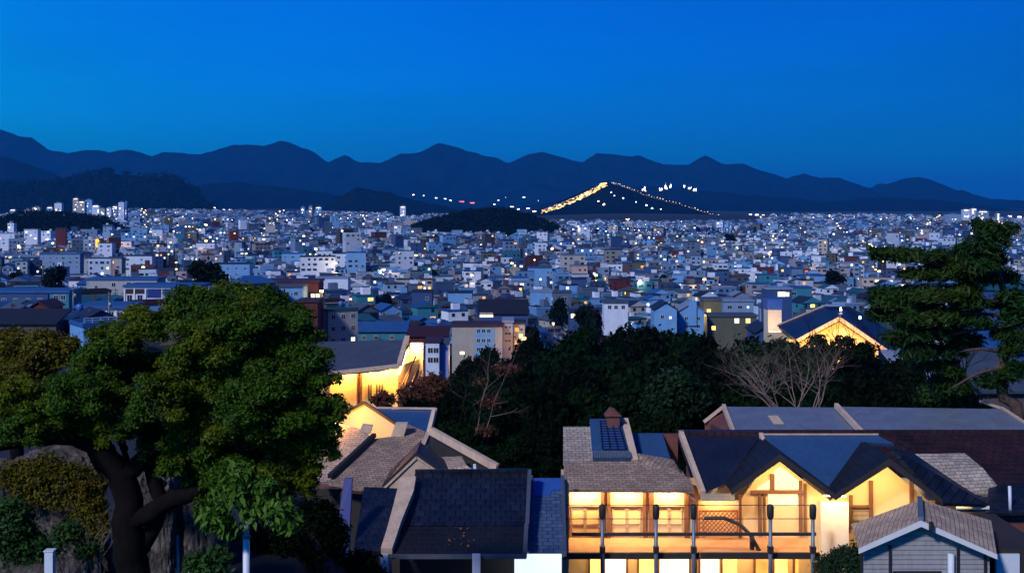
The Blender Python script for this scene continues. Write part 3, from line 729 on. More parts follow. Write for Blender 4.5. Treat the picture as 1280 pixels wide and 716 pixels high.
m = MB(); m.bar(pD2(1076, 540), pD2(1296, 540), .2, .14); part(m, 'gutter', 'verge_beige', D2)
m = MB(); m.box(pD2(1080, 538).x, pD2(1285, 538).x, 70.8, 76, GZ, 38.4); part(m, 'wall', 'brick_dull', D2)
for px, py in ((1049, 505), (903, 509)):
    pass
# ---- dark house at the far right bottom
Hh = thing('dark_house', 'unlit dark house with white door frame at the right edge behind the clapboard shed', 'house', (xat(1265, 60), 60, GZ))
m = MB(); m.slab([W(1232, 640, 58), W(1340, 640, 58), W(1340, 600, 61.5), W(1236, 606, 61.5)], .16); part(m, 'roof', 'tile_navy', Hh)
m = MB(); m.box(xat(1240, 58), xat(1340, 58), 58.6, 62, GZ, 37.2); part(m, 'wall', 'brick_dull', Hh)
m = MB(); m.box(xat(1270, 50), xat(1300, 50), 52, 52.2, GZ, zat(692, 52)); part(m, 'door', 'paint_white', Hh)
m = MB(); m.box(xat(1248, 52), xat(1312, 52), 52.1, 58.5, GZ, zat(686, 52)); part(m, 'porch', 'wood_dark', Hh)
m = MB(); m.tube([W(1262, 607, 58.4), W(1263, 640, 58.3)], .08, 8); part(m, 'downpipe', 'paint_white', Hh)

# ---- D: clapboard shed
S = thing('clapboard_shed', 'small white clapboard shed with sagging beige shingle roof in front of the right gable', 'shed', (xat(1155, 50), 50, GZ))
fl = W(1073, 685, 49.5); fr = W(1246, 692, 49.5); fa = W(1151, 650, 49.5)
bl = W(1064, 655, 54); ba = W(1150, 624, 54); br = W(1239, 650, 54)
m = MB(); m.slab([fl, fa, Vector(fa).lerp(ba, .5)-Vector((0, 0, .08)), ba, bl], .14); part(m, 'roof_left_slope', 'shingle_beige', S)
m = MB(); m.slab([fa, fr, br, ba], .14); part(m, 'roof_right_slope', 'shingle_beige', S)
m = MB(); m.bar(fa+Vector((0, 0, .06)), ba+Vector((0, 0, .06)), .22, .16); part(m, 'ridge_capping', 'steel_grey', S)
m = MB()
for e in (fl, fr): m.prism([fa+Vector((0, -.06, 0)), e+Vector((0, -.06, 0)), e+Vector((0, -.06, -.2)), fa+Vector((0, -.06, -.24))], (0, .05, 0))
part(m, 'barge_board', 'plaster_white', S)
yw = 50.0
m = MB(); m.prism([(xat(1079, yw), yw, GZ), (xat(1237, yw), yw, GZ), (xat(1237, yw), yw, zat(688, yw)), (fa.x, yw, fa.z-.2), (xat(1079, yw), yw, zat(682, yw))], (0, .14, 0))
m.prism([(xat(1079, yw), yw+.145, GZ), (bl.x+.35, 53.8, GZ), (bl.x+.35, 53.8, zat(690, yw)), (xat(1079, yw), yw+.145, zat(686, yw))], (.12, 0, 0))
m.prism([(xat(1237, yw)-.14, yw+.145, GZ), (br.x-.4, 53.8, GZ), (br.x-.4, 53.8, zat(692, yw)), (xat(1237, yw)-.14, yw+.145, zat(691, yw))], (.12, 0, 0))
part(m, 'wall', 'siding_white', S)
for px, y0 in ((1076, 686), (1112, 680), (1197, 684), (1231, 688)):
    m = MB(); m.box(xat(px-1.3, yw), xat(px+1.3, yw), yw-.1, yw-.004, GZ, zat(y0, yw)); part(m, 'corner_strip', 'cap_black', S)
m = MB(); m.tube([(xat(1187, yw), yw-.16, GZ), (xat(1187, yw), yw-.16, zat(690, yw))], .13, 10); part(m, 'vent_pipe', 'paint_white', S)
m = MB(); m.box(xat(1116, yw), xat(1176, yw), yw-.09, yw-.004, GZ+1, zat(713, yw)); part(m, 'window_head', 'cap_black', S)
m = MB(); vp = W(1163, 652, 49.4); m.box(vp.x-.07, vp.x+.07, 49.2, 49.4, vp.z-.3, vp.z+.02); part(m, 'bracket', 'cap_black', S)

# ---- F: cluster of roofs left of the gallery house
H1 = thing('navy_tiled_house', 'low house with worn navy tiled roof and white veranda posts in the foreground', 'house', (xat(575, 52), 52, GZ))
pF = plane3(W(500, 656, 50.5), W(657, 657, 50.5), W(580, 590, 54.2))
m = MB(); m.slab([pF(519, 591), pF(661, 590), pF(657, 657), pF(497, 656)], .18); part(m, 'main_roof', 'tile_navy', H1)
pF2 = plane3(W(490, 692, 48.2), W(655, 692, 48.2), W(580, 657, 50.45))
m = MB(); m.slab([pF2(497, 658), pF2(657, 658), pF2(655, 693), pF2(488, 692)], .16); part(m, 'veranda_roof', 'tile_black', H1)
m = MB(); m.bar(pF(519, 590)+Vector((0, 0, .05)), pF(661, 589)+Vector((0, 0, .05)), .18, .14); part(m, 'ridge_capping', 'tile_navy', H1)
m = MB(); m.bar(pF(662, 589), pF(659, 657), .16, .24); m.bar(pF2(658, 657), pF2(656, 693), .16, .24); each(m, 'verge_trim', 'gutter', H1)
m = MB(); m.bar(W(486, 695, 48.1), W(658, 695, 48.1), .14, .16); part(m, 'gutter', 'gutter', H1)
m = MB(); m.box(xat(498, 50), xat(656, 50), 50.6, 54, GZ, zat(664, 50.6)); part(m, 'wall', 'wood_dark', H1)
for px, w_ in ((481, 9), (595.5, 10)):
    m = MB(); m.box(xat(px-w_/2, 47.9), xat(px+w_/2, 47.9), 47.7, 47.98, GZ, zat(692, 47.9)); part(m, 'veranda_post', 'paint_white', H1)
m = MB(); m.box(xat(487, 48), xat(490, 48), 47.8, 47.9, GZ, zat(694, 47.9)); part(m, 'downpipe', 'steel_grey', H1)
pF3 = plane3(W(443, 686, 48.6), W(480, 690, 48.6), W(470, 612, 53))
m = MB(); m.slab([pF3(455, 608), pF3(497, 610), pF3(491, 640), pF3(480, 690), pF3(442, 687)], .18); part(m, 'side_roof', 'tile_navy', H1)
pF4 = plane3(W(484, 691, 48.1), W(500, 691, 48.1), W(515, 600, 53.2))
zo = Vector((0, 0, .18))
m = MB(); m.slab([pF4(476, 690)+zo, pF4(490, 691)+zo, pF4(502, 655)+zo, pF4(517, 618)+zo, pF4(520, 600)+zo, pF4(500, 602)+zo, pF4(492, 635)+zo, pF4(483, 668)+zo], .32); part(m, 'parapet', 'verge_beige', H1)
# small moss clumps on the veranda roof
m = MB()
for i in range(16):
    p = pF2(rnd.uniform(560, 595), rnd.uniform(660, 685)); m.add([p+Vector((rnd.uniform(-.09, .09), rnd.uniform(-.09, .09), rnd.uniform(.0, .1))) for _ in range(4)], [(0, 1, 2), (0, 2, 3), (0, 3, 1), (1, 3, 2)])
part(m, 'moss', 'wood_brown', H1)
# blue shingle lean-to with white lit screen
H2 = thing('blue_shingle_annex', 'narrow annex with blue grey shingle roof between the navy roof and gallery house', 'house', (xat(683, 52), 52, GZ))
pG = plane3(W(661, 691, 49.5), W(704, 691, 49.5), W(684, 597, 55.5))
m = MB(); m.slab([pG(665, 597), pG(703, 597), pG(705, 691), pG(660, 691)], .18); part(m, 'roof', 'shingle_blue', H2)
m = MB(); m.slab([pG(666, 598)+Vector((0, 0, .03)), pG(703, 598)+Vector((0, 0, .03)), pG(703, 612)+Vector((0, 0, .03)), pG(690, 613)+Vector((0, 0, .03)), pG(688, 619)+Vector((0, 0, .03)), pG(666, 620)+Vector((0, 0, .03))], .03); part(m, 'roof_sheet', 'tarp_blue', H2, 'plain blue sheet over the top of the shingles')
m = MB(); m.bar(pG(664, 596), pG(659, 692), .14, .22); m.bar(pG(703.5, 596), pG(706, 692), .14, .22); each(m, 'verge_trim', 'gutter', H2)
m = MB(); m.box(xat(662, 50), xat(703, 50), 50, 55.5, GZ, zat(699, 50)); part(m, 'wall', 'wood_dark', H2)
m = MB(); m.box(xat(643, 48.6), xat(702, 48.6), 48.6, 48.7, GZ+2, zat(692.5, 48.6)); sc = part(m, 'lit_screen', 'screen_white', H2)
# brown shingle house with its gables
H3 = thing('brown_shingle_house', 'old house with broad brown shingle roof and beige chimney beside the big tree', 'house', (xat(480, 58), 58, GZ))
pH = plane3(W(420, 606, 56.0), W(500, 612, 56.0), W(500, 535, 62))
m = MB(); m.slab([pH(411, 602), pH(440, 575), pH(468, 548), pH(492, 545), pH(510, 530), pH(536, 541), pH(524, 572), pH(500, 598), pH(480, 611), pH(448, 609)], .18); part(m, 'roof', 'shingle_brown', H3)
m = MB(); m.bar(pH(412, 600)+zo, pH(468, 548)+zo, .2, .2); part(m, 'roof_edge_flashing', 'cap_black', H3)
m = MB(); m.bar(W(543, 513, 62.5), W(536, 542, 61.5), .2, .28); m.bar(W(536, 542, 61.5), W(523, 572, 58.6), .2, .28); each(m, 'verge_trim', 'verge_beige', H3)
c0 = pH(497, 545); m = MB(); m.prism([c0+Vector((-.42, 0, -.3)), c0+Vector((.22, 0, -.3)), c0+Vector((.48, 0, .62)), c0+Vector((-.12, 0, .62))], (0, .5, 0)); ch = part(m, 'chimney', 'verge_beige', H3)
m = MB(); m.box(xat(428, 58), xat(505, 58), 57.2, 62, GZ, 38.6); part(m, 'wall', 'wood_dark', H3)
# little front gable
ga = W(521, 571, 55.2); gl = W(478, 612, 55.2); gr = W(563, 600, 55.2)
m = MB(); m.prism([W(521, 574, 55.12), W(483, 611, 55.12), Vector((xat(483, 55.1), 55.12, 38)), Vector((xat(559, 55.1), 55.12, 38)), W(561, 600, 55.12)], (0, .2, 0)); part(m, 'gable_wall', 'verge_beige', H3)
m = MB(); m.prism([ga, gl, gl+Vector((0, 0, .22)), ga+Vector((0, 0, .26))], (0, 2.6, 0)); m.prism([ga, gr, gr+Vector((0, 0, .14)), ga+Vector((0, 0, .2))], (0, 2.4, 0)); part(m, 'gable_roof', 'cap_black', H3)
m = MB(); m.bar(ga+Vector((0, -.12, .02)), gl+Vector((0, -.12, .02)), .1, .09); m.bar(ga+Vector((0, -.12, .02)), gr+Vector((0, -.12, .02)), .1, .09); part(m, 'barge_board', 'verge_beige', H3)
# side house with long sloping plank verge, blue tarp
H4 = thing('dark_gabled_outbuilding', 'dark outbuilding with a long pale verge board and blue tarpaulin patch', 'house', (xat(580, 59), 59, GZ))
m = MB(); m.bar(W(537, 538, 60), W(621, 585, 57), .14, .34); m.bar(W(540, 535.5, 60.1), W(622, 581, 57.1), .2, .12); part(m, 'verge_board', 'verge_beige', H4)
m = MB(); m.prism([W(538, 545, 60.3), W(618, 587, 57.3), Vector((xat(618, 57.3), 57.3, GZ)), Vector((xat(530, 60.3), 60.3, GZ))], (.1, .3, 0)); part(m, 'wall', 'wood_dark', H4)
m = MB(); m.slab([W(539, 537, 60.1), W(622, 582, 57.1), W(625, 585, 62), W(560, 545, 64)], .15); part(m, 'rear_roof', 'tile_black', H4)
m = MB(); m.slab([W(545, 571, 58), W(577, 570, 58), W(583, 581, 56.6), W(590, 586, 56.4), W(552, 587, 56.4)], .12); part(m, 'porch_roof', 'shingle_beige', H4)
m = MB(); m.slab([W(556, 586, 56.7), W(592, 584, 56.7), W(595, 598, 55.3), W(562, 599, 55.3)], .08); part(m, 'tarpaulin', 'tarp_blue', H4, 'blue tarpaulin')
m = MB(); m.bar(W(593, 581, 56.6), W(595, 600, 55.2), .12); m.bar(W(548, 571, 58), W(556, 587, 56.5), .12); part(m, 'flashing', 'plaster_white', H4)
m = MB(); m.box(xat(545, 58), xat(596, 58), 56.8, 59, GZ, zat(600, 56.8)); part(m, 'porch', 'wood_dark', H4)
# blue roofed house with yellow lit gable
H5 = thing('blue_roofed_house', 'house with plain blue metal roof and amber lit gable wall behind the brown shingles', 'house', (xat(480, 66), 66, GZ-2))
pK = plane3(W(470, 512, 68), W(545, 512, 68), W(530, 545, 63.5))
m = MB(); m.slab([pK(466, 511), pK(545, 512), pK(536, 543), pK(513, 535)], .16); part(m, 'roof', 'metal_blue', H5)
m = MB(); m.bar(pK(466, 511)+zo*.4, pK(545, 512)+zo*.4, .1, .1); m.bar(pK(545, 512), pK(537, 543), .14, .2); each(m, 'verge_trim', 'verge_beige', H5)
m = MB(); m.prism([W(455, 504, 64.6), W(500, 533, 63.6), Vector((xat(500, 63.6), 63.6, GZ-2)), Vector((xat(424, 65.6), 65.6, GZ-2)), W(424, 520, 65.6)], (.1, .3, 0)); part(m, 'gable_wall', 'plaster_yellow', H5)
m = MB(); m.bar(W(455, 503, 64.5), W(501, 533, 63.5), .12, .14); m.bar(W(455, 503, 64.5), W(424, 519, 65.5), .12, .14); part(m, 'barge_board', 'wood_dark', H5)
m = MB(); m.box(xat(470, 66), xat(535, 66), 65.2, 68.4, GZ-2, zat(540, 66)); part(m, 'wall', 'plaster_cream', H5)
m = MB(); lp = W(447, 508, 60.5); m.tube([lp, lp+Vector((.5, 2.2, .1))], .03, 6)
# grey shingle roof half hidden by the tree
H6 = thing('grey_shingle_house', 'house with dull grey shingle roof half hidden behind the big tree', 'house', (xat(430, 61), 61, GZ))
pL = plane3(W(400, 590, 58.5), W(440, 590, 58.5), W(430, 532, 63))
m = MB(); m.slab([pL(396, 560), pL(425, 530), pL(453, 536), pL(466, 548), pL(440, 573), pL(412, 600), pL(385, 600)], .16); part(m, 'roof', 'shingle_grey', H6)
m = MB(); m.box(xat(390, 60), xat(428, 60), 59.5, 63, GZ, 38.3); part(m, 'wall', 'wood_dark', H6)
m = MB(); q0 = pL(455, 540); m.prism([q0+Vector((-.3, 0, -.1)), q0+Vector((.3, 0, -.1)), q0+Vector((.42, 0, .3)), q0+Vector((-.1, 0, .36))], (0, .5, 0)); part(m, 'chimney', 'verge_beige', H6)

# loose things in front
m = MB(); m.prism([W(430, 598, 50), W(440, 598, 50), W(437, 658, 49), W(422, 657, 49)], (.02, .18, 0))
m.prism([W(422, 657, 49), W(437, 658, 49), Vector((xat(433, 48.5), 48.5, GZ)), Vector((xat(418, 48.5), 48.5, GZ))], (.02, .18, 0))
o = m.build('leaning_board', 'paint_blue', off=(xat(430, 49), 49, GZ)); o.location = (xat(430, 49), 49, GZ); setp(o, 'tall bright blue board leaning in the shade left of the navy roof', 'board')
ST = thing('fretwork_panel', 'pale stone fretwork screen panel standing in the shade at the bottom edge', 'panel', (xat(413, 46), 46, GZ))
m = MB(); y0 = 46; fx = lambda px: xat(px, y0); fzz = lambda py: zat(py, y0)
m.box(fx(402), fx(425), y0, y0+.12, GZ, fzz(718)); m.box(fx(402), fx(405), y0, y0+.12, fzz(718), fzz(692)); m.box(fx(422), fx(425), y0, y0+.12, fzz(718), fzz(692)); m.box(fx(400), fx(427), y0-.04, y0+.16, fzz(692), fzz(688.5))
part(m, 'frame', 'verge_beige', ST)
m = MB(); bw = .07
for a, b, c, d_ in ((408, 420, 697, 697), (408, 408, 697, 716), (420, 420, 697, 712), (412, 416, 702, 702), (412, 412, 702, 716), (416, 416, 702, 716), (405, 408, 706, 706), (420, 422, 706, 706)):
    m.bar((fx(a), y0+.06, fzz(c)), (fx(b), y0+.06, fzz(d_)), bw)
part(m, 'fretwork', 'verge_beige', ST)
m = MB(); m.box(fx(398), fx(430), y0+.5, y0+.6, GZ, fzz(686)); part(m, 'backing_wall', 'wood_dark', ST)
# posts at the bottom of the picture
P1 = thing('lamp_post', 'slim white metal post standing in front of the bright drooping leaves', 'post', (xat(308, 30), 30, T(xat(308, 30), 30)))
x = xat(308, 30); z0 = T(x, 30)
m = MB(); m.tube([(x, 30, z0), (x, 30, zat(672, 30))], .085, 12); part(m, 'pole', 'paint_white', P1)
m = MB(); m.tube([(x, 30, zat(672, 30)), (x, 30, zat(669, 30))], .105, 12); part(m, 'collar', 'steel_grey', P1)
m = MB(); m.tube([(x, 30, zat(669, 30)), (x, 30, zat(648, 30)), (x, 30, zat(644, 30))], [.07, .07, .03], 12); part(m, 'upper_pole', 'paint_white', P1)
x = xat(62.5, 30); z0 = T(x, 30)
m = MB(); m.box(x-.1, x+.1, 29.9, 30.1, z0, zat(688, 30)); m.box(x-.12, x+.12, 29.88, 30.12, zat(688, 30), zat(686.5, 30))
o = m.build('short_post', 'paint_white', off=(x, 30, z0)); o.location = (x, 30, z0); setp(o, 'short square white post in front of the rock at the left', 'post')
for i, (px, pt) in enumerate(((222.5, 669), (236.5, 689))):
    x = xat(px, 33); z0 = T(x, 33); m = MB(); m.tube([(x, 33, z0), (x, 33, zat(pt, 33))], .035, 8)
    o = m.build('garden_stake', 'steel_grey', off=(x, 33, z0)); o.location = (x, 33, z0)
    setp(o, ('taller' if i == 0 else 'shorter')+' of two thin grey stakes right of the big trunk', 'stake', 'thin stakes beside the trunk')

# ---- L9: long-eaved amber building
Y = thing('amber_lit_hall', 'hall with slate grey roof and brilliantly lit amber walls beyond the big tree', 'building', (xat(455, 130), 130, T(-16, 130)))
d9 = 130
pY = plane3(W(395, 466, 127), W(500, 456, 127), W(420, 426, 136))
m = MB(); m.slab([pY(398, 427), pY(508, 424.5), pY(499, 456), pY(470, 461), pY(392, 468), pY(384, 450)], .35); part(m, 'roof', 'metal_slate', Y)
m = MB(); m.bar(pY(509, 424)+zo, pY(499.5, 457)+zo, .5, .5); m.bar(pY(392, 469), pY(499, 457), .3, .4); each(m, 'verge_trim', 'verge_beige', Y)
zb = T(-16, 130)-1.5
m = MB(); yb = 130
m.box(xat(399, yb), xat(497, yb), yb, yb+7, zb, zat(462, yb)); part(m, 'wall', 'plaster_yellow', Y)
m = MB(); m.prism([W(497, 458, 130), W(512, 431, 137), W(530, 431, 137), W(530, 446, 137), W(497, 520, 130)], (.1, .5, 0)); part(m, 'side_wall', 'plaster_yellow', Y)
m = MB(); m.box(xat(513, 136), xat(529, 136), 135.8, 136.6, zat(470, 136), zat(429, 136)); part(m, 'side_porch', 'plaster_cream', Y)
for px in (411.5, 447, 452):
    m = MB(); m.box(xat(px-.9, 130), xat(px+.9, 130), 129.7, 129.98, zb, zat(463, 130)); part(m, 'pilaster', 'wood_brown', Y)
for px in (461, 464, 471, 474.5, 478):
    m = MB(); m.box(xat(px-.6, 130), xat(px+.6, 130), 129.85, 129.98, zat(500, 130), zat(480, 130)); part(m, 'window_bar', 'wood_dark', Y)
for px0, py0, px1, py1 in ((500, 500, 516, 452), (508, 497, 524, 455), (514, 498, 527, 462), (503, 480, 520, 445)):
    m = MB(); m.bar(W(px0, py0, 128.5), W(px1, py1, 130), .12); part(m, 'strut', 'wood_brown', Y)
lampbox(Y, (xat(412, 130), 129.3, 34.75), (xat(447, 130), 129.3, 35.0), power=760, r=.12, aim=(0, .5, -1), color=(1, .50, .10))
lampbox(Y, (xat(453, 130), 129.3, 35.0), (xat(494, 130), 129.3, 35.35), power=900, r=.12, aim=(0, .5, -1), color=(1, .50, .10))
lampbox(Y, (xat(499, 128), 127.5, zat(466, 128)), (xat(508, 134), 133.5, zat(440, 134)), power=380, r=.08, aim=(-.1, .5, -1), color=(1, .48, .10))
lampbox(Y, (xat(514, 135), 134.8, zat(429, 135)), (xat(528, 135), 134.8, zat(429, 135)), power=300, r=.08, aim=(0, .6, -1), color=(1, .55, .14))
# unseen lamp added behind the big tree to light the amber gable
GL = thing('gable_helper_lamp', 'unseen lamp added behind the big tree to light the amber gable wall', 'lamp', (xat(438, 61), 61, GZ))
m = MB(); p = Vector((xat(452, 60.8), 60.8, 40.2)); 
lp = W(420, 531, 63.2)
m.tube([(lp.x, lp.y, GZ), lp], .05, 8); part(m, 'pole', 'cap_black', GL)
m = MB(); m.tube([lp, lp+Vector((0, 0, .2))], [.1, .07], 8); part(m, 'lamp_head', 'lamp_warm', GL)
ptlight(GL, lp+Vector((0, 0, .3)), 420, (1, .40, .05))

# ---- L8: amber gable house on the right
G8 = thing('amber_gable_house', 'large house with dark navy roof and amber lit triangular gable behind the bare tree', 'house', (xat(1040, 172), 172, T(xat(1040, 172), 172)))
zb = T(xat(1040, 172), 172)-2
a = W(1049, 399, 168); l_ = W(996, 425, 168); r_ = W(1102, 433, 168)
ab = W(1018, 382, 190); 
m = MB(); m.prism([W(1049, 401, 168.6), W(1000, 424, 168.6), Vector((xat(1000, 168.6), 168.6, zb)), Vector((xat(1098, 168.6), 168.6, zb)), W(1098, 433, 168.6)], (0, .6, 0)); part(m, 'wall', 'plaster_yellow', G8)
m = MB(); m.slab([W(1049, 397, 167.8), l_+Vector((0, 0, 0)), W(972, 407, 186), W(1030, 383, 188)], .5)
part(m, 'roof_left_slope', 'tile_navy', G8)
m = MB(); m.slab([W(1049, 397, 167.8), W(1112, 440, 167.8), W(1132, 424, 186), W(1062, 383, 188), W(1030, 383, 188)], .5); part(m, 'roof_right_slope', 'tile_navy', G8)
m = MB(); m.bar(W(1049, 398, 167.6), W(996, 426, 167.6), .2, .5); m.bar(W(1049, 398, 167.6), W(1112, 441, 167.6), .2, .5); m.bar(W(972, 407, 186), W(1030, 382.5, 188), .3, .3); each(m, 'verge_trim', 'verge_beige', G8)
m = MB(); m.box(xat(975, 176), xat(999, 176), 176, 186, zb, zat(424, 176)); m.box(xat(1000, 170), xat(1096, 170), 169.3, 186, zb, zat(434, 170)); part(m, 'side_wing', 'plaster_yellow', G8)
m = MB(); p = W(1051, 386, 182); m.tube([p-Vector((0, 0, .3)), p+Vector((0, 0, .2))], [.16, .12], 8); part(m, 'roof_lamp', 'dot_white', G8)
m = MB(); p = W(1075, 396, 176); m.tube([p-Vector((0, 0, .3)), p+Vector((0, 0, .1))], .14, 8); part(m, 'roof_lamp', 'dot_white', G8)
lampbox(G8, W(1015, 445, 163), W(1090, 447, 163), power=1700, aim=(0, 1, .35), color=(1, .46, .10), r=.1)
lampbox(G8, W(978, 430, 172), W(994, 430, 172), power=250, aim=(0, 1, .2), color=(1, .55, .16), r=.1)
TW = thing('beige_tower', 'small beige rendered tower with blue cap left of the amber gable', 'tower', (xat(969, 200), 200, T(xat(969, 200), 200)))
zb = T(xat(969, 200), 200)-2
m = MB(); bx(m, 960, 977, 387, 395, 200, 203.5); m.box(xat(960, 200), xat(977, 200), 200, 203.4, zb, zat(395.1, 200)); part(m, 'wall', 'plaster_cream', TW)
m = MB(); bx(m, 959.5, 978, 374, 387, 199.9, 203.6); part(m, 'cap', 'tarp_blue', TW)
lampbox(TW, W(962, 415, 196), W(975, 415, 196), power=220, aim=(0, 1, .5), color=(1, .6, .3), r=.08)
# ------------------------------------------------------------------ trees and plants
def px_clump(px, py, r, d, ry=None, rz=None, dj=0):
    c = W(px, py, d+dj); s = (d+dj)/F
    return (c.x, c.y, c.z, r*s, (ry or r)*s, (rz or r)*s)
def foliage(parent, clumps, n, size, mat, seed, name='crown', label=None, **k):
    V, Fc = leafcloud(clumps, n, size, seed, **k)
    o = npmesh(name, V, Fc, mat, parent, rootof(parent).location if parent else (0, 0, 0))
    if label: o['label'] = label
    return o
# ---- the big tree at the left
dT = 32
bx0 = xat(165, dT)
TR = thing('broadleaf_tree', 'big spreading broadleaf tree with dark forked trunk filling the left foreground', 'tree', (bx0, dT, T(bx0, dT)))
main = [(300, 405, 48), (345, 425, 50), (262, 425, 46), (378, 470, 42), (235, 478, 42), (300, 462, 66), (195, 510, 40), (255, 520, 58), (330, 520, 66), (388, 520, 40), (398, 565, 28), (250, 600, 22), (215, 585, 20), (45, 525, 26), (335, 612, 26), (378, 592, 26), (285, 598, 28), (258, 632, 16), (142, 543, 22), (196, 566, 24), (232, 588, 22), (60, 535, 24), (360, 575, 44), (300, 575, 44), (240, 560, 36), (375, 610, 24), (180, 540, 26),
        (145, 432, 40), (182, 415, 30), (120, 460, 38), (165, 470, 42), (95, 500, 42), (140, 515, 40), (62, 520, 40), (25, 540, 34), (100, 535, 26), (222, 446, 18), (20, 500, 30), (170, 395, 16)]
cl_ = []
rr = random.Random(5)
for px, py, r in main:
    dj = rr.uniform(-1.2, 1.6) if px < 190 else rr.uniform(-1.4, .6)
    cl_.append(px_clump(px, py, r*.86, dT, ry=r*1.0, dj=dj, rz=r*.8))
    for q in range(9):
        a = rr.uniform(-.9, 4.0); k = rr.uniform(.35, 1.02); e_ = math.sqrt(max(0, 1-k*k))
        cl_.append(px_clump(px+math.cos(a)*r*k, py-math.sin(a)*r*k*.9, r*rr.uniform(.24, .42), dT, dj=dj-e_*r*1.0*dT/F, rz=r*rr.uniform(.16, .28)))
foliage(TR, cl_, 300000, .058, 'leaf_main', 1, inner=.6, lump=.2, lumpf=1.2, elong=1.7)
back = [(240, 385, 34), (290, 378, 30), (330, 385, 32), (265, 395, 40), (365, 400, 26), (225, 405, 26)]
foliage(TR, [px_clump(a, b, r, 35.5, rz=r*.8) for a, b, r in back], 26000, .075, 'leaf_main', 2, name='upper_crown')
low = [(268, 650, 17), (290, 620, 20), (300, 600, 20), (318, 640, 17), (345, 640, 22), (362, 655, 14), (285, 665, 12), (330, 610, 16)]
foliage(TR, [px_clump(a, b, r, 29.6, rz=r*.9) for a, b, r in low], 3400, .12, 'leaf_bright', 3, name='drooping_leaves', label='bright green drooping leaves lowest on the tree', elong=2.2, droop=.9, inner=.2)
m = MB()
b0 = Vector((bx0, dT, T(bx0, dT)-.3)); 
limb(m, [b0, W(168, 716, dT), W(160, 650, dT), W(150, 600, dT), W(128, 560, dT)], .50, .3, 1, 16, .09)
limb(m, [W(128, 565, dT), W(90, 545, dT), W(40, 548, dT-.3), W(-40, 556, dT-.6)], .27, .2, 2, 12, .09)
limb(m, [W(135, 580, dT), W(110, 540, dT), W(112, 490, dT+.3), W(130, 440, dT+.5)], .3, .1, 3, 8)
limb(m, [W(165, 655, dT), W(205, 630, dT-.2), W(262, 605, dT-.3), W(315, 560, dT), W(350, 500, dT)], .27, .1, 4, 12, .09)
limb(m, [W(168, 690, dT), W(200, 640, dT+.3), W(192, 575, dT+.4), W(230, 510, dT+.3), W(290, 440, dT+.2)], .24, .1, 5, 10, .09)
limb(m, [W(150, 600, dT), W(185, 560, dT), W(180, 500, dT)], .28, .1, 6, 8)
for i in range(26):
    px, py, r = main[rr.randrange(len(main))]
    limb(m, [W(lerp(170, px, .45), lerp(600, py, .45), dT+.2), W(lerp(170, px, .75), lerp(600, py, .75)-8, dT+rr.uniform(-.5, .5)), W(px, py, dT)], .09, .025, 50+i, 5, .1)
m.build('trunk', 'bark_dark', TR, uv=False)

TO = thing('olive_tree', 'smaller tree with yellow olive foliage at the left edge behind the big tree', 'tree', (xat(25, 42), 42, T(xat(25, 42), 42)))
ol = [(10, 440, 34), (55, 438, 30), (-30, 450, 40), (30, 470, 38), (80, 450, 20), (-20, 490, 40), (50, 490, 30), (88, 432, 12), (10, 520, 30)]
foliage(TO, [px_clump(a, b, r, 42, rz=r*.85, dj=rr.uniform(-1, 1)) for a, b, r in ol], 42000, .085, 'leaf_olive', 6, inner=.5, lump=.2)
m = MB(); x = xat(25, 42); limb(m, [Vector((x, 42, T(x, 42)-.2)), W(22, 560, 42), W(30, 500, 42), W(12, 450, 42)], .3, .08, 9, 8)
for i in range(7): limb(m, [W(25, 530, 42), W(rr.uniform(-20, 70), 490, 41.5), W(rr.uniform(-30, 85), rr.uniform(430, 470), 41)], .1, .03, 20+i, 5)
m.build('trunk', 'bark_dark', TO, uv=False)

# ---- rock outcrop with ivy
def rock(name, px0, px1, py0, py1, d, seed, label, mat='rock', amp=.45):
    n = 70; V = []
    x0, x1 = xat(px0, d), xat(px1, d); z1 = zat(py0, d); z0 = min(zat(py1, d), T((x0+x1)/2, d))-.6
    for j in range(n+1):
        th = math.pi*j/n
        for i in range(n*2):
            ph = 2*math.pi*i/(2*n)
            v = Vector((math.sin(th)*math.cos(ph), math.sin(th)*math.sin(ph), math.cos(th)))
            k = 1+amp*.5*mnoise.fractal(v*1.6+Vector((seed, 0, 0)), .7, 2.1, 6)
            vz = math.copysign(abs(v.z)**.7, v.z); rxy = 1/(max(abs(v.x), abs(v.y), .55)**.55)
            V.append(((x0+x1)/2+(x1-x0)/2*v.x*k*rxy*.8, d+1.2*v.y*k*rxy*.8, (z0+z1)/2+(z1-z0)/2*vz*k))
    Fc = [(j*2*n+i, (j+1)*2*n+i, (j+1)*2*n+(i+1) % (2*n), j*2*n+(i+1) % (2*n)) for j in range(n) for i in range(2*n)]
    o = npmesh(name, V, Fc, mat, off=((x0+x1)/2, d, z0)); o.location = ((x0+x1)/2, d, z0); setp(o, label, 'rock', 'rock outcrops under the big tree'); return o
rock('rock_outcrop', -60, 158, 568, 740, 38, 3, 'large ivy clad rock face left of the dark trunk')
rock('rock_outcrop', 150, 235, 575, 740, 38.5, 7, 'narrower greyish rock standing behind the fork of the dark trunk', amp=.35)
rock('rock_outcrop', 212, 290, 600, 700, 39, 11, 'small pale rock low behind the right limb of the big tree', amp=.4)
iv = thing('ivy', 'dull green ivy blanket hanging over the rock face at the left', 'ivy', (xat(70, 36.5), 36.5, 41))
foliage(iv, [px_clump(75, 620, 58, 36.9, ry=16, rz=42), px_clump(40, 600, 40, 36.9, ry=16, rz=26), px_clump(110, 660, 26, 36.8, ry=14, rz=30)], 15000, .075, 'leaf_olive', 8, name='leaves', inner=.7, lump=.3)
MATS['leaf_ivy'] = MATS['leaf_olive'].copy()
bs = thing('bush', 'deep green bush in the bottom left corner beside the short white post', 'bush', (xat(15, 31), 31, T(xat(15, 31), 31)))
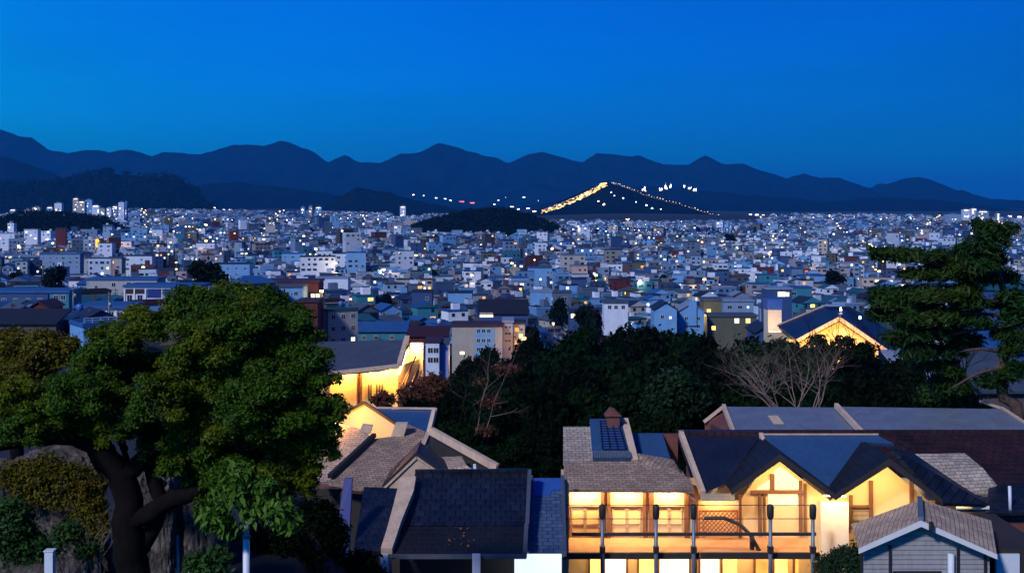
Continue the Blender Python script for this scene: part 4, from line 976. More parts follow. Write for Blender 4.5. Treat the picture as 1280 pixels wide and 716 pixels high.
foliage(bs, [px_clump(5, 680, 40, 31), px_clump(-30, 670, 44, 31), px_clump(35, 690, 26, 31), px_clump(15, 650, 26, 31)], 15000, .085, 'leaf_bush', 9, inner=.4)
bs = thing('bush', 'low green shrub at the bottom edge right of the dark trunk', 'bush', (xat(258, 31), 31, T(xat(258, 31), 31)))
foliage(bs, [px_clump(245, 706, 15, 31), px_clump(275, 700, 16, 31), px_clump(262, 716, 20, 31)], 2200, .10, 'leaf_bush', 10, inner=.3)
bs = thing('bush', 'sparse shrub with pale twigs growing on the rock left of the trunk', 'bush', (xat(95, 34), 34, T(xat(95, 34), 34)))
foliage(bs, [px_clump(85, 672, 22, 34), px_clump(110, 690, 18, 34), px_clump(60, 690, 18, 34)], 2400, .085, 'leaf_bush', 11, inner=.2)
m = MB(); rb = random.Random(3)
for i in range(7): branches(m, W(80+i*7, 716, 34), (rb.uniform(-.6, .6), 0, 1), rb.uniform(.8, 1.4), .022, 2, rb)
m.build('twigs', 'bark_pale', bs, uv=False)
hg = thing('hedge', 'dark green clipped hedge between the gallery and the clapboard shed', 'hedge', (xat(1048, 52), 52, GZ))
foliage(hg, [px_clump(1035, 715, 18, 52, rz=22), px_clump(1055, 706, 20, 52, rz=24), px_clump(1070, 712, 14, 51, rz=30)], 9000, .08, 'leaf_hedge', 12, inner=.5)

for i, (px, py, r_, d, lab) in enumerate(((345, 690, 46, 41, 'added dark filler bush for the shade behind the slim white post'), (395, 655, 30, 44, 'added dark filler bush for the shade between the big tree and blue board'), (255, 668, 34, 42, 'added dark filler bush for the shade behind the two thin grey stakes'), (450, 716, 26, 45, 'added dark filler bush for the shade right of the fretwork panel'), (200, 640, 26, 41, 'added dark filler foliage for the shade in the fork of the big trunk'))):
    t = thing('shrub', lab, 'bush', (xat(px, d), d, T(xat(px, d), d)))  # added dark foliage standing in for the deep shade behind the tree
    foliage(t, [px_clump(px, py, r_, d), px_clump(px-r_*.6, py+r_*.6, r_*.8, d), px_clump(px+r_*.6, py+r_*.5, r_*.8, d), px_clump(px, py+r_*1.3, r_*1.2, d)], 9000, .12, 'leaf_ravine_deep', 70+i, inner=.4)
# ---- bare trees
def bare(px, pytop, pybase, d, seed, label, n=4, mat='bark_pale', spread=.6, tilt=0, sc=1.0):
    x = xat(px, d); z0 = T(x, d)-.2; zb = zat(pybase, d); r = random.Random(seed)
    t = thing('bare_tree', label, 'tree', (x, d, z0)); m = MB()
    H_ = (zat(pytop, d)-zb)
    for i in range(n):
        b = Vector((x+r.uniform(-.3, .3), d+r.uniform(-.3, .3), zb)); a = Vector((x, d, z0))
        m.tube([a, b], [.12*sc, .06*sc], 7)
        branches(m, b, (tilt+r.uniform(-.55, .55), r.uniform(-.3, .2), 1), H_*r.uniform(.8, 1.1), .05*sc, 5, r, spread, 6)
    m.build('trunk', mat, t, uv=False); return t
bt = bare(598, 452, 552, 92, 4, 'slender bare tree with russet twigs beside the dark wooded gully', 2, 'bark_pale', .8, .25, .8)
foliage(bt, [px_clump(632, 462, 22, 92, rz=7), px_clump(612, 506, 18, 92, rz=14), px_clump(605, 540, 16, 92, rz=10), px_clump(600, 480, 10, 92, rz=8)], 1000, .18, 'leaf_russet', 14, name='russet_leaves', inner=.1)
bare(968, 452, 512, 84, 12, 'leafless tree with dense pinkish branches leaning left above the grey roof', 8, 'bark_pale', 1.3, -.9)
bare(1018, 452, 510, 83, 19, 'leafless tree with few upright pinkish branches behind the long grey roof', 5, 'bark_pale', .9, .25, .9)

bare(995, 450, 511, 82.5, 27, 'leafless low tree tangled between the two larger bare trees', 6, 'bark_pale', 1.4, -.2, .8)
# ---- dark trees of the gully
def proto_tree(seed, h, w_, nleaf, size, mat, name='gully_tree', lab='x'):
    r = random.Random(seed)
    t = thing(name, lab, 'tree', (0, 0, 0)); m = MB()
    limb(m, [(0, 0, -.5), (r.uniform(-.3, .3), 0, h*.3), (r.uniform(-.5, .5), r.uniform(-.4, .4), h*.7)], h*.035, h*.012, seed, 7)
    for i in range(6):
        a = r.uniform(0, 6.28); limb(m, [(0, 0, h*.3+i*h*.05), (math.cos(a)*w_*.3, math.sin(a)*w_*.3, h*.55+i*h*.04), (math.cos(a)*w_*.6, math.sin(a)*w_*.6, h*.7+r.uniform(-.1, .1)*h)], h*.014, h*.004, seed+i, 5)
    m.build('trunk', 'bark_dark', t, uv=False)
    c = []
    for i in range(22):
        a = r.uniform(0, 6.28); q = r.random()**.6; hh = r.uniform(.35, .95); k = 1-((hh-.55)/.5)**2*.7
        rad = w_*r.uniform(.16, .32)
        c.append((math.cos(a)*w_*.62*q*k, math.sin(a)*w_*.62*q*k, h*hh-rad*.4, rad, rad, rad*.75))
    V, Fc = leafcloud(c, nleaf, size, seed, inner=.55, lump=.2)
    npmesh('crown', V, Fc, mat, t); return t
def kids(o): return [c for c in o.children]
def dup(root, loc, sc=1.0, rz=0.0, label=None, group=None):
    r = root.copy(); COL.objects.link(r); r.location = loc; r.scale = (sc, sc, sc) if not isinstance(sc, tuple) else sc; r.rotation_euler[2] = rz
    if label: r['label'] = label
    if group: r['group'] = group
    for ch in kids(root):
        c = ch.copy(); COL.objects.link(c); c.parent = r
        for g_ in kids(ch):
            d_ = g_.copy(); COL.objects.link(d_); d_.parent = c
    return r
UNIQ = []          # (object, base label, px, py) for things whose label needs a place added
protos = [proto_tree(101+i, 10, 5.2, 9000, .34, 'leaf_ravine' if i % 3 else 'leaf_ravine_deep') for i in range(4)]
gully = []
# crest of the dark tree mass along the photo: (px, top py, depth)
crest = [(548, 486, 150), (575, 476, 160), (610, 474, 165), (640, 456, 170), (668, 432, 165), (700, 424, 160), (735, 418, 170), (765, 413, 175), (800, 418, 168), (835, 417, 172), (868, 422, 165), (900, 425, 160), (935, 432, 155), (965, 436, 150), (1000, 438, 150), (1040, 440, 148), (1080, 444, 146), (1115, 450, 150), (1140, 462, 140)]
mid = [(545, 500, 120), (520, 505, 110), (590, 490, 130), (630, 490, 125), (670, 465, 130), (712, 455, 125), (760, 448, 130), (810, 452, 125), (855, 448, 130), (905, 455, 122), (950, 462, 118), (1000, 462, 118), (1060, 462, 116), (1105, 470, 116), (1150, 485, 112)]
front = [(335, 455, 118), (372, 460, 112), (300, 450, 125), (395, 500, 96), (352, 500, 92), (315, 505, 88), (360, 455, 140), (560, 530, 92), (605, 520, 95), (650, 505, 98), (690, 498, 96), (735, 492, 98), (780, 488, 95), (830, 482, 98), (872, 490, 94), (915, 492, 96), (1020, 492, 92), (1080, 490, 92), (1130, 498, 90), (640, 545, 82), (600, 560, 78), (680, 535, 80), (560, 570, 76), (845, 515, 84), (800, 525, 82), (745, 520, 84), (1180, 498, 95), (1215, 500, 92)]
k = 0
for row, lst in (('crest', crest), ('middle', mid), ('front', front)):
    for px, py, d in lst:
        x = xat(px, d); z0 = T(x, d)-.6; top = zat(py, d); h = max(3.0, top-z0)
        spacing = 42*d/F
        s = h/9.6; sx = max(s*.75, min(s*1.15, spacing/5.2*1.25))
        p = protos[k % 4]
        o = dup(p, (x, d, z0), (sx, sx, s), rr.uniform(0, 6.28), None, 'dark trees filling the wooded gully') if k >= 4 else p
        if k < 4: o.location = (x, d, z0); o.scale = (sx, sx, s); o['group'] = 'dark trees filling the wooded gully'
        UNIQ.append((o, {'crest': 'tree on the skyline edge of the dark gully wood', 'middle': 'tree deep inside the dark gully wood', 'front': 'tree on the near side of the dark gully wood' if px > 450 else 'tree on the slope behind the big broadleaf crown'}[row], px, py)); k += 1
# a slightly greener rounded crown in the gully
gt = thing('gully_tree', 'slightly greener round tree standing out in the dark gully above the gallery house', 'tree', (xat(845, 90), 90, T(xat(845, 90), 90)))
MATS['leaf_gully_green'] = mat_leaf('leaf_gully_green', (.004, .012, .003), (.016, .044, .012), None, .4)
foliage(gt, [px_clump(845, 490, 30, 90, rz=26), px_clump(825, 505, 22, 90), px_clump(862, 505, 22, 90)], 9000, .26, 'leaf_gully_green', 31, inner=.5)
m = MB(); limb(m, [(xat(845, 90), 90, T(xat(845, 90), 90)-.3), W(845, 530, 90), W(845, 500, 90)], .3, .1, 4); m.build('trunk', 'bark_dark', gt, uv=False)
gt = thing('gully_tree', 'faintly green bushy tree around the bare pinkish branches', 'tree', (xat(955, 100), 100, T(xat(955, 100), 100)))
foliage(gt, [px_clump(940, 458, 24, 100), px_clump(975, 452, 26, 100), px_clump(1010, 460, 24, 100), px_clump(955, 480, 26, 100)], 9000, .28, 'leaf_gully_green', 32, inner=.5)
m = MB(); limb(m, [(xat(955, 100), 100, T(xat(955, 100), 100)-.3), W(955, 500, 100), W(955, 470, 100)], .3, .1, 4); m.build('trunk', 'bark_dark', gt, uv=False)
# russet shrubs lit by the amber hall
for i, (px, py, r, d, lab) in enumerate(((478, 499, 9, 122, 'russet shrub in front of the barred windows of the amber hall'), (516, 492, 14, 122, 'russet shrub glowing under the right end of the amber hall'), (540, 480, 13, 126, 'russet shrub right of the amber hall beside the dark gully'))):
    t = thing('shrub', lab, 'bush', (xat(px, d), d, T(xat(px, d), d)))
    t['group'] = 'russet shrubs round the amber hall'
    foliage(t, [px_clump(px-r*.8, py+3, r*.8, d), px_clump(px+r*.8, py+2, r*.9, d), px_clump(px, py-3, r*.8, d), px_clump(px, py+16, r*1.4, d)], 1700, .24, 'leaf_russet', 40+i, inner=.3)
    m = MB(); limb(m, [(xat(px, d), d, T(xat(px, d), d)-.3), W(px, py+10, d), W(px, py, d)], .16, .05, 4); m.build('trunk', 'bark_dark', t, uv=False)
# leafy branches in front of the amber gable
t = thing('shrub', 'tall dark shrub with leafy twigs crossing the amber gable wall', 'bush', (xat(1045, 140), 140, T(xat(1045, 140), 140)))
foliage(t, [px_clump(1022, 428, 14, 140, rz=8), px_clump(1055, 430, 16, 140, rz=8), px_clump(1082, 436, 12, 140, rz=6), px_clump(1038, 442, 24, 140, rz=10), px_clump(1070, 444, 24, 140, rz=10)], 3000, .34, 'leaf_ravine', 51, inner=.1, lump=.3)
m = MB(); rb = random.Random(8)
for px in (1018, 1035, 1052, 1068, 1085): branches(m, W(px, 450, 140), (rb.uniform(-.6, .6), 0, 1), 3.2, .09, 3, rb)
m.tube([(xat(1045, 140), 140, T(xat(1045, 140), 140)), W(1045, 452, 140)], .15, 6); m.build('trunk', 'bark_dark', t, uv=False)

# ---- pine at the right
dP = 75
PN = thing('pine_tree', 'tall pine with layered dark green needle pads at the right edge', 'tree', (xat(1263, dP), dP, T(xat(1263, dP), dP)))
pads = [(1150, 345, 24, 7), (1215, 380, 24, 9), (1140, 385, 30, 8), (1225, 350, 26, 9), (1145, 445, 24, 8), (1205, 430, 24, 10), (1175, 460, 28, 9), (1255, 350, 18, 12), (1280, 430, 22, 20), (1275, 465, 20, 12), (1238, 296, 24, 17), (1228, 312, 28, 14), (1256, 290, 14, 12), (1200, 322, 26, 10), (1180, 330, 30, 11), (1150, 322, 24, 8), (1120, 322, 26, 9), (1105, 317, 16, 6), (1215, 335, 34, 13), (1180, 345, 30, 9), (1235, 330, 20, 14),
        (1130, 368, 34, 9), (1105, 380, 20, 10), (1165, 372, 34, 11), (1200, 366, 26, 8), (1120, 398, 34, 12), (1160, 400, 36, 14), (1195, 394, 30, 11), (1150, 420, 36, 13), (1185, 418, 26, 12), (1130, 430, 22, 10), (1215, 405, 20, 8),
        (1265, 378, 22, 12), (1270, 400, 24, 16), (1285, 385, 30, 18), (1250, 420, 14, 12), (1180, 440, 26, 10), (1262, 440, 14, 14), (1240, 480, 20, 12), (1185, 485, 24, 12), (1262, 470, 16, 10)]
cl_ = []
for px, py, rx, rz_ in pads:
    dj = rr.uniform(-1.5, 1.5)
    cl_.append(px_clump(px, py, rx, dP, ry=rx, rz=rz_, dj=dj))
    for q in range(4):
        cl_.append(px_clump(px+rr.uniform(-1, 1)*rx, py-rr.uniform(-.4, .9)*rz_, rx*.35, dP, rz=rz_*.45, dj=dj+rr.uniform(-.5, .5)))
foliage(PN, cl_, 62000, .14, 'leaf_pine', 60, inner=.2, elong=3.4, up=.6, lump=.4)
m = MB()
limb(m, [(xat(1263, dP), dP, T(xat(1263, dP), dP)-.3), W(1272, 520, dP), W(1252, 490, dP), W(1256, 440, dP), W(1268, 400, dP), W(1250, 350, dP), W(1238, 300, dP)], .42, .14, 70, 9)
limb(m, [W(1258, 445, dP), W(1245, 470, dP), W(1262, 505, dP)], .2, .16, 71, 7)
for (a, b) in (((1262, 395), (1150, 400)), ((1262, 380), (1120, 372)), ((1250, 350), (1110, 325)), ((1246, 335), (1180, 332)), ((1262, 410), (1150, 430)), ((1256, 440), (1180, 445)), ((1266, 400), (1290, 380)), ((1256, 460), (1190, 485))):
    limb(m, [W(*a, dP), W((a[0]+b[0])/2, (a[1]+b[1])/2-6, dP-.6), W(*b, dP)], .14, .04, a[1]+b[0], 6)
m.build('trunk', 'bark_pine', PN, uv=False)
P2 = thing('small_pine', 'thin dark tree with tangled bare twigs below the pine', 'tree', (xat(1170, 88), 88, T(xat(1170, 88), 88)))
m = MB(); rb = random.Random(21)
for px in (1150, 1165, 1180, 1200): branches(m, W(px, 505, 88), (rb.uniform(-.7, .5), 0, 1), 3.6, .1, 3, rb)
m.tube([(xat(1170, 88), 88, T(xat(1170, 88), 88)), W(1170, 506, 88)], .15, 6)
m.build('trunk', 'bark_dark', P2, uv=False)
foliage(P2, [px_clump(1185, 480, 22, 88), px_clump(1200, 500, 24, 88), px_clump(1165, 500, 18, 88)], 4000, .22, 'leaf_pine', 62, inner=.3)
# ------------------------------------------------------------------ the city
bpy.context.view_layer.update(); DGR = bpy.context.evaluated_depsgraph_get()
def hit(px, py, lift=0):
    """where the line of sight through that pixel meets the hills: lamps and walls stand there"""
    o_ = Vector((0, 0, CZ)); d_ = (W(px, py, 1)-o_).normalized()
    for k in range(14):
        ok, loc, nrm, idx, ob, mt = scene.ray_cast(DGR, o_, d_)
        if ok and loc.y > 3500: return loc+Vector((0, -1, lift))
        o_ = Vector((0, 0, CZ)); d_ = (W(px, py+.5*(k+1), 1)-o_).normalized()
    return W(px, py, 4800)
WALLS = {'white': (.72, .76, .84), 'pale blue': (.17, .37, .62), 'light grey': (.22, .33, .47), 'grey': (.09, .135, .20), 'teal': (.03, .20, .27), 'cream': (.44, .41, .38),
         'pink': (.34, .28, .30), 'brown': (.10, .07, .07), 'dark red': (.12, .016, .018), 'olive': (.11, .11, .07), 'lilac': (.30, .32, .56), 'slate blue': (.028, .075, .19), 'beige': (.42, .37, .31)}  # dusk blue mixed into whites and greys; pink and cream imitate lamp glow
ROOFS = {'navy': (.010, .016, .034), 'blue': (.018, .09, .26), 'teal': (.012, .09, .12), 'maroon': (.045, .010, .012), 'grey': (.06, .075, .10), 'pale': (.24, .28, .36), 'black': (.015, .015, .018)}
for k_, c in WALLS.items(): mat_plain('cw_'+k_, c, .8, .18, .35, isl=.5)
for k_, c in ROOFS.items(): mat_plain('cr_'+k_, c, .6, .25, .3, isl=.4)
mat_plain('tank_yellow', (.5, .35, .05), .5, .1); mat_plain('tank_blue', (.04, .14, .45), .5, .1); mat_plain('tank_white', (.7, .72, .75), .5, .1); mat_plain('tank_steel', (.3, .33, .36), .4, .1, metal=.5)
CITY_M = ['cw_'+k_ for k_ in WALLS]+['cr_'+k_ for k_ in ROOFS]+['glass_dark', 'win_warm', 'win_pale', 'win_orange', 'win_cool', 'dot_warm', 'dot_white', 'dot_cool', 'dot_red', 'tank_white']
MI = {n_: i for i, n_ in enumerate(CITY_M)}
# window meshes, shared
def wmesh(wd, ht, pane, frame='plaster_white'):
    m = MB(); f = .07
    for a in ((-wd/2, -wd/2+f, -.06, 0, 0, ht), (wd/2-f, wd/2, -.06, 0, 0, ht), (-wd/2+f, wd/2-f, -.06, 0, 0, f), (-wd/2+f, wd/2-f, -.06, 0, ht-f, ht), (-.03, .03, -.05, 0, f, ht-f)): m.box(*a)
    m.box(-wd/2+f, wd/2-f, -.02, 0, f, ht-f, 1)
    me_o = m.build('window', [frame, pane], off=(0, 0, 0)); me = me_o.data; bpy.data.objects.remove(me_o); return me
WM = {(s_, p): wmesh(*d_, p) for s_, d_ in (('s', (1.2, 1.25)), ('w', (2.1, 1.35)), ('t', (1.1, 2.1))) for p in ('glass_dark', 'win_warm', 'win_pale', 'win_orange', 'win_cool')}
def win(parent, x, y, z, rz=0, size='s', pane='glass_dark', sc=1):
    o = bpy.data.objects.new('window', WM[(size, pane)]); COL.objects.link(o); o.parent = parent
    o.location = (x, y, z); o.rotation_euler[2] = rz; o.scale = (sc, 1, sc); return o
def lbuild(m, name, mats, parent):          # mesh already in the thing's own coordinates
    return m.build(name, mats, parent, off=(0, 0, 0))
TANKM = None
def cyl(m, x, y, z0, z1, r, n=12, mi=0): m.tube([(x, y, z0), (x, y, z1)], r, n, mi)
NUMW = {1: 'one-storey', 2: 'two-storey', 3: 'three-storey', 4: 'four-storey', 5: 'five-storey', 6: 'six-storey', 7: 'seven-storey'}
FEATS = ['', 'a white water tank', 'a blue water tank', 'a steel water tank', 'a roof hut', 'a roof railing', 'a front balcony', 'a television aerial', 'a white dish', 'a chimney', 'a dark awning']
def city_house(x, y, w_, dp, h, rz, wall, roof, kind, feat, r, zb=None, lit=.22, maxw=10, name='city_house'):
    z = T(x, y)-.3 if zb is None else zb
    t = thing(name, 'x', 'house', (x, y, z), 'houses packed across the city', rz)
    hw, hd = w_/2, dp/2
    m = MB(); m.box(-hw, hw, -hd, hd, 0, h)
    if kind == 'gabled': m.prism([(-hw, -hd, h+.002), (hw, -hd, h+.002), (0, -hd, h+w_*.26)], (0, dp, 0))
    lbuild(m, 'wall', 'cw_'+wall, t)
    m = MB()
    if kind == 'flat':
        m.box(-hw-.15, hw+.15, -hd-.15, hd+.15, h+.003, h+.22)
        for a in ((-hw-.15, hw+.15, -hd-.15, -hd+.05), (-hw-.15, hw+.15, hd-.05, hd+.15), (-hw-.15, -hw+.05, -hd+.05, hd-.05), (hw-.05, hw+.15, -hd+.05, hd-.05)): m.box(*a, h+.225, h+.75)
    elif kind == 'gabled':
        rz_ = h+w_*.26; ov = .45
        for s_ in (-1, 1): m.slab([(0, -hd-ov, rz_+.02), (0, hd+ov, rz_+.02), (s_*(hw+ov), hd+ov, h-ov*.52+.02), (s_*(hw+ov), -hd-ov, h-ov*.52+.02)], .18)
    elif kind == 'hipped':
        k_ = min(hw, hd)*.8; e = .5; A_ = [(-hw-e, -hd-e, h), (hw+e, -hd-e, h), (hw+e, hd+e, h), (-hw-e, hd+e, h)]
        B_ = [(-hw+k_, 0, h+k_*.6), (hw-k_, 0, h+k_*.6)] if hw >= hd else [(0, -hd+k_, h+k_*.6), (0, hd-k_, h+k_*.6)]
        if hw >= hd: m.add(A_+B_, [(0, 1, 5, 4), (1, 2, 5), (2, 3, 4, 5), (3, 0, 4), (3, 2, 1, 0)])
        else: m.add(A_+B_, [(0, 1, 4), (1, 2, 5, 4), (2, 3, 5), (3, 0, 4, 5), (3, 2, 1, 0)])
    else:   # 'sloping'
        m.slab([(-hw-.4, -hd-.5, h+.1), (hw+.4, -hd-.5, h+.1), (hw+.4, hd+.4, h+dp*.22), (-hw-.4, hd+.4, h+dp*.22)], .18)
    lbuild(m, 'roof', 'cr_'+roof, t)
    nst = max(1, round(h/3)); nc = max(1, int(w_/2.7)); cnt = 0; nl = 0
    big = r.random() < .3
    for s_ in range(nst-1, max(-1, nst-4), -1):
        zz = s_*h/nst+.95
        for c in range(nc):
            if cnt >= maxw: break
            if r.random() < .18: continue
            p = 'glass_dark'
            if r.random() < lit: p = r.choice(['win_warm', 'win_pale', 'win_pale', 'win_orange', 'win_cool', 'win_cool']); nl += 1
            win(t, -hw+w_*(c+.5)/nc, -hd-.003, zz, 0, 'w' if big and w_/nc > 2.5 else 's', p); cnt += 1
    sd_ = -1 if (x > 0) == (rz > -.15) else 1
    sd_ = -1 if x > 0 else 1
    for c in range(max(1, int(dp/4))):
        if r.random() < .5: win(t, sd_*(hw+.003), -hd+dp*(c+.5)/max(1, int(dp/4)), (nst-1)*h/nst+.95, R(90)*sd_, 's', 'glass_dark' if r.random() > lit else 'win_warm')
    m = MB(); rt = h+.22 if kind == 'flat' else h+dp*.12 if kind == 'sloping' else h+w_*.1
    fx_, fy_ = r.uniform(-.5, .5)*hw, r.uniform(-.3, .4)*hd
    if 'tank' in feat:
        if kind != 'flat': fx_, fy_ = hw*.5, hd*.2
        for a in (-.5, .5):
            for b in (-.5, .5): m.bar((fx_+a, fy_+b, rt-.3), (fx_+a, fy_+b, rt+.6), .08)
        m.box(fx_-.7, fx_+.7, fy_-.7, fy_+.7, rt+.6, rt+.68); lbuild(m, 'tank_stand', 'gutter', t)
        m = MB(); m.tube([(fx_, fy_, rt+.68), (fx_, fy_, rt+1.9), (fx_, fy_, rt+2.15)], [.65, .65, .2], 14); lbuild(m, 'water_tank', 'tank_'+feat.split()[1], t)
    elif feat == 'a roof hut':
        m.box(fx_-1.4, fx_+1.4, fy_-1.2, fy_+1.2, rt-.2, rt+2.2); lbuild(m, 'roof_hut', 'cw_'+wall, t)
        m = MB(); m.box(fx_-1.6, fx_+1.6, fy_-1.4, fy_+1.4, rt+2.203, rt+2.38); lbuild(m, 'hut_roof', 'cr_'+roof, t)
    elif feat == 'a roof railing':
        for i in range(7): xx = lerp(-hw+.1, hw-.1, i/6); m.bar((xx, -hd, rt), (xx, -hd, rt+1.4), .06)
        m.bar((-hw+.1, -hd, rt+1.4), (hw-.1, -hd, rt+1.4), .07); m.bar((-hw+.1, -hd, rt+1.0), (hw-.1, -hd, rt+1.0), .05); lbuild(m, 'railing', 'paint_white', t)
    elif feat == 'a front balcony':
        zz = (nst-1)*h/nst; m.box(-hw*.9, hw*.9, -hd-1.1, -hd-.003, zz-.12, zz); m.box(-hw*.9, hw*.9, -hd-1.1, -hd-1.0, zz+.003, zz+.85); lbuild(m, 'balcony', 'plaster_white', t)
    elif feat == 'a television aerial':
        m.bar((fx_, fy_, rt-.3), (fx_, fy_, rt+2.4), .07)
        for i in range(5): m.bar((fx_-.7+.1*i, fy_, rt+1.6+.18*i), (fx_+.7-.1*i, fy_, rt+1.6+.18*i), .04)
        lbuild(m, 'aerial', 'steel_grey', t)
    elif feat == 'a white dish':
        m.bar((fx_, fy_, rt-.3), (fx_, fy_, rt+.7), .1); m.tube([(fx_, fy_-.25, rt+.8), (fx_, fy_-.1, rt+.85), (fx_, fy_, rt+.9)], [.75, .55, .15], 14); lbuild(m, 'dish', 'paint_white', t)
    elif feat == 'a chimney':
        m.box(fx_-.35, fx_+.35, fy_-.35, fy_+.35, rt-.5, rt+1.5); lbuild(m, 'chimney', 'cw_brown', t)
    elif feat == 'a dark awning':
        zz = max(2.4, (nst-1)*h/nst+2.3); m.slab([(-hw*.9, -hd-.003, zz+.2), (hw*.9, -hd-.003, zz+.2), (hw*.9, -hd-1.4, zz-.25), (-hw*.9, -hd-1.4, zz-.25)], .07); lbuild(m, 'awning', 'cr_black', t)
    return t, nst, nl
rr = random.Random(31)
HITS = {}
def on(px, py, d): return HITS[(round(px, 2), round(py, 2))] if (round(px, 2), round(py, 2)) in HITS else hit(px, py+.8)
m = MB()
tp = [(677, 262.5), (700, 254.5), (725, 243.5), (742, 235.5), (752, 229.5), (758, 227.5)]
for i in range(len(tp)-1):
    for q in range(9):
        px = lerp(tp[i][0], tp[i+1][0], q/9); py = lerp(tp[i][1], tp[i+1][1], q/9)
        thick = 6.5*(1-abs((px-720)/60)**2*.5)
        for v in range(3):
            if rr.random() < .12: continue
            p = on(px+rr.uniform(-1, 1), py+.6+v*thick/3+rr.uniform(-.6, .6), 0)+Vector((0, 0, 1))
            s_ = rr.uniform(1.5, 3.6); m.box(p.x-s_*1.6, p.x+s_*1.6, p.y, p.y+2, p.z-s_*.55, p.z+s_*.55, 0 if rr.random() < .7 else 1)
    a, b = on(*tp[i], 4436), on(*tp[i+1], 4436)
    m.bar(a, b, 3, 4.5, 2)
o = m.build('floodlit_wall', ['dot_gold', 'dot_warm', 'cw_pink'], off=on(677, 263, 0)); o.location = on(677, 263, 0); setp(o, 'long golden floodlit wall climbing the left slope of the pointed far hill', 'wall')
m = MB(); chain = [(764, 228.5), (775, 231), (790, 237), (808, 244), (825, 249), (845, 254), (865, 260), (885, 266), (902, 271)]
for i in range(len(chain)-1):
    a, b = on(*chain[i], 4440), on(*chain[i+1], 4440)
    m.bar(a, b, 1, 1.2, 1)
    for q in range(5):
        p = a.lerp(b, q/5)+Vector((rr.uniform(-2, 2), 0, rr.uniform(0, 5))); s_ = rr.uniform(.7, 1.7); m.box(p.x-s_, p.x+s_, p.y-1, p.y+1, p.z, p.z+s_*1.6, 0)
o = m.build('string_of_lights', ['win_pale', 'cw_pink'], off=on(764, 229, 0)); o.location = on(764, 229, 0); setp(o, 'string of small white lights descending the right slope of the pointed far hill', 'string lights')
scat = [(755, 255, 2.4), (748, 251, 1.5), (764, 240, 1.2), (779, 247, 1.5), (795, 252, 1.4), (808, 256, 1.8), (815, 260, 2), (826, 261, 1.4), (740, 278, 1.5), (748, 281, 1.8), (731, 277, 1.3), (768, 244, 1.2), (673, 250, 1.6), (632, 246, 1.6), (742, 285, 1.2)]
for px, py, s_ in scat:
    p = on(px, py, 4420); m = MB(); s2 = s_*2.2
    m.add([(p.x-s2, p.y, p.z), (p.x, p.y-s2, p.z), (p.x+s2, p.y, p.z), (p.x, p.y+s2, p.z), (p.x, p.y, p.z+s2), (p.x, p.y, p.z-s2)], [(0, 1, 4), (1, 2, 4), (2, 3, 4), (3, 0, 4), (1, 0, 5), (2, 1, 5), (3, 2, 5), (0, 3, 5)])
    o = m.build('hillside_lamp', 'dot_white' if rr.random() < .7 else 'dot_cool', off=p); o.location = p; setp(o, 'x', 'lamp', 'scattered lamps on the far pointed hill')
    UNIQ.append((o, 'lone white lamp scattered on the pointed far hill', px, py))
# floodlit buildings high on the mountain flank
for i, (px, py, w_, h, lab) in enumerate(((805, 238, 20, 24, 'bright pinkish white building beside the top of the string of lights'), (826, 238, 12, 22, 'thin white lit tower right of the pinkish lit building'), (832, 236, 10, 28, 'taller thin white lit tower in the middle of the lit row'), (838, 234, 6, 26, 'slim lit mast left of the gap in the lit row'), (855, 234, 8, 22, 'white lit tower at the left of the last pair'), (862, 236, 14, 18, 'broad low white lit building at the right end of the lit row'), (868, 238, 12, 12, 'last low white lit building on the mountain flank'))):
    d = 7000; p = on(px, py, d); t = thing('floodlit_tower', lab, 'tower', p-Vector((0, 0, 30)))
    m = MB()
    for q in range(3):
        a = rr.uniform(-w_/2, w_/2); hh = 1.7*h*rr.uniform(.3, 1); m.box(a-2, a+2, -4+q*.5, 4+q*.5, 0, 30+hh)
    lbuild(m, 'wall', 'cw_white', t)
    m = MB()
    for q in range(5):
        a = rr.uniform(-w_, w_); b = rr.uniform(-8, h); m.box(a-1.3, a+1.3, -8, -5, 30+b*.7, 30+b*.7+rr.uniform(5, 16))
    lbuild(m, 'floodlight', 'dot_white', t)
# lit places at the far edge of the city
FAR = [(576, 251.5, 'dot_red', 16, 'red lit roof sign in the far valley left of the floodlit wall'), (588, 253, 'dot_red', 20, 'second longer red lit frontage in the far valley'), (517, 243, 'dot_white', 5, ''), (530, 244, 'dot_cool', 4, ''), (545, 247, 'dot_white', 5, ''), (556, 248, 'dot_cool', 7, ''), (563, 250, 'dot_white', 5, ''), (606, 264, 'dot_white', 7, ''), (618, 255, 'dot_cool', 5, ''), (623, 250, 'dot_cool', 4, ''), (655, 246, 'dot_cool', 6, ''), (640, 258, 'dot_cool', 8, ''), (648, 261, 'dot_white', 6, ''), (660, 260, 'dot_cool', 8, ''), (668, 264, 'dot_white', 8, ''), (600, 263, 'dot_warm', 6, ''), (550, 270, 'dot_white', 6, ''), (560, 268, 'dot_warm', 6, ''),
       (938, 268, 'dot_white', 6, ''), (946, 268.5, 'dot_white', 8, ''), (954, 269, 'dot_warm', 6, ''), (963, 270, 'dot_white', 6, ''), (1015, 272, 'dot_white', 6, ''), (1022, 270, 'dot_cool', 7, ''), (1098, 276, 'dot_warm', 8, ''), (1106, 277, 'dot_white', 7, ''), (1114, 277, 'dot_warm', 8, ''), (1122, 276, 'dot_white', 8, ''), (1132, 278, 'dot_white', 7, ''), (1141, 278, 'dot_white', 7, ''), (1084, 275, 'dot_cool', 7, ''), (1262, 270, 'dot_white', 9, ''), (1274, 271, 'dot_white', 9, ''), (268, 259, 'dot_white', 6, ''), (280, 262, 'dot_cool', 6, ''), (288, 262, 'dot_white', 6, '')]
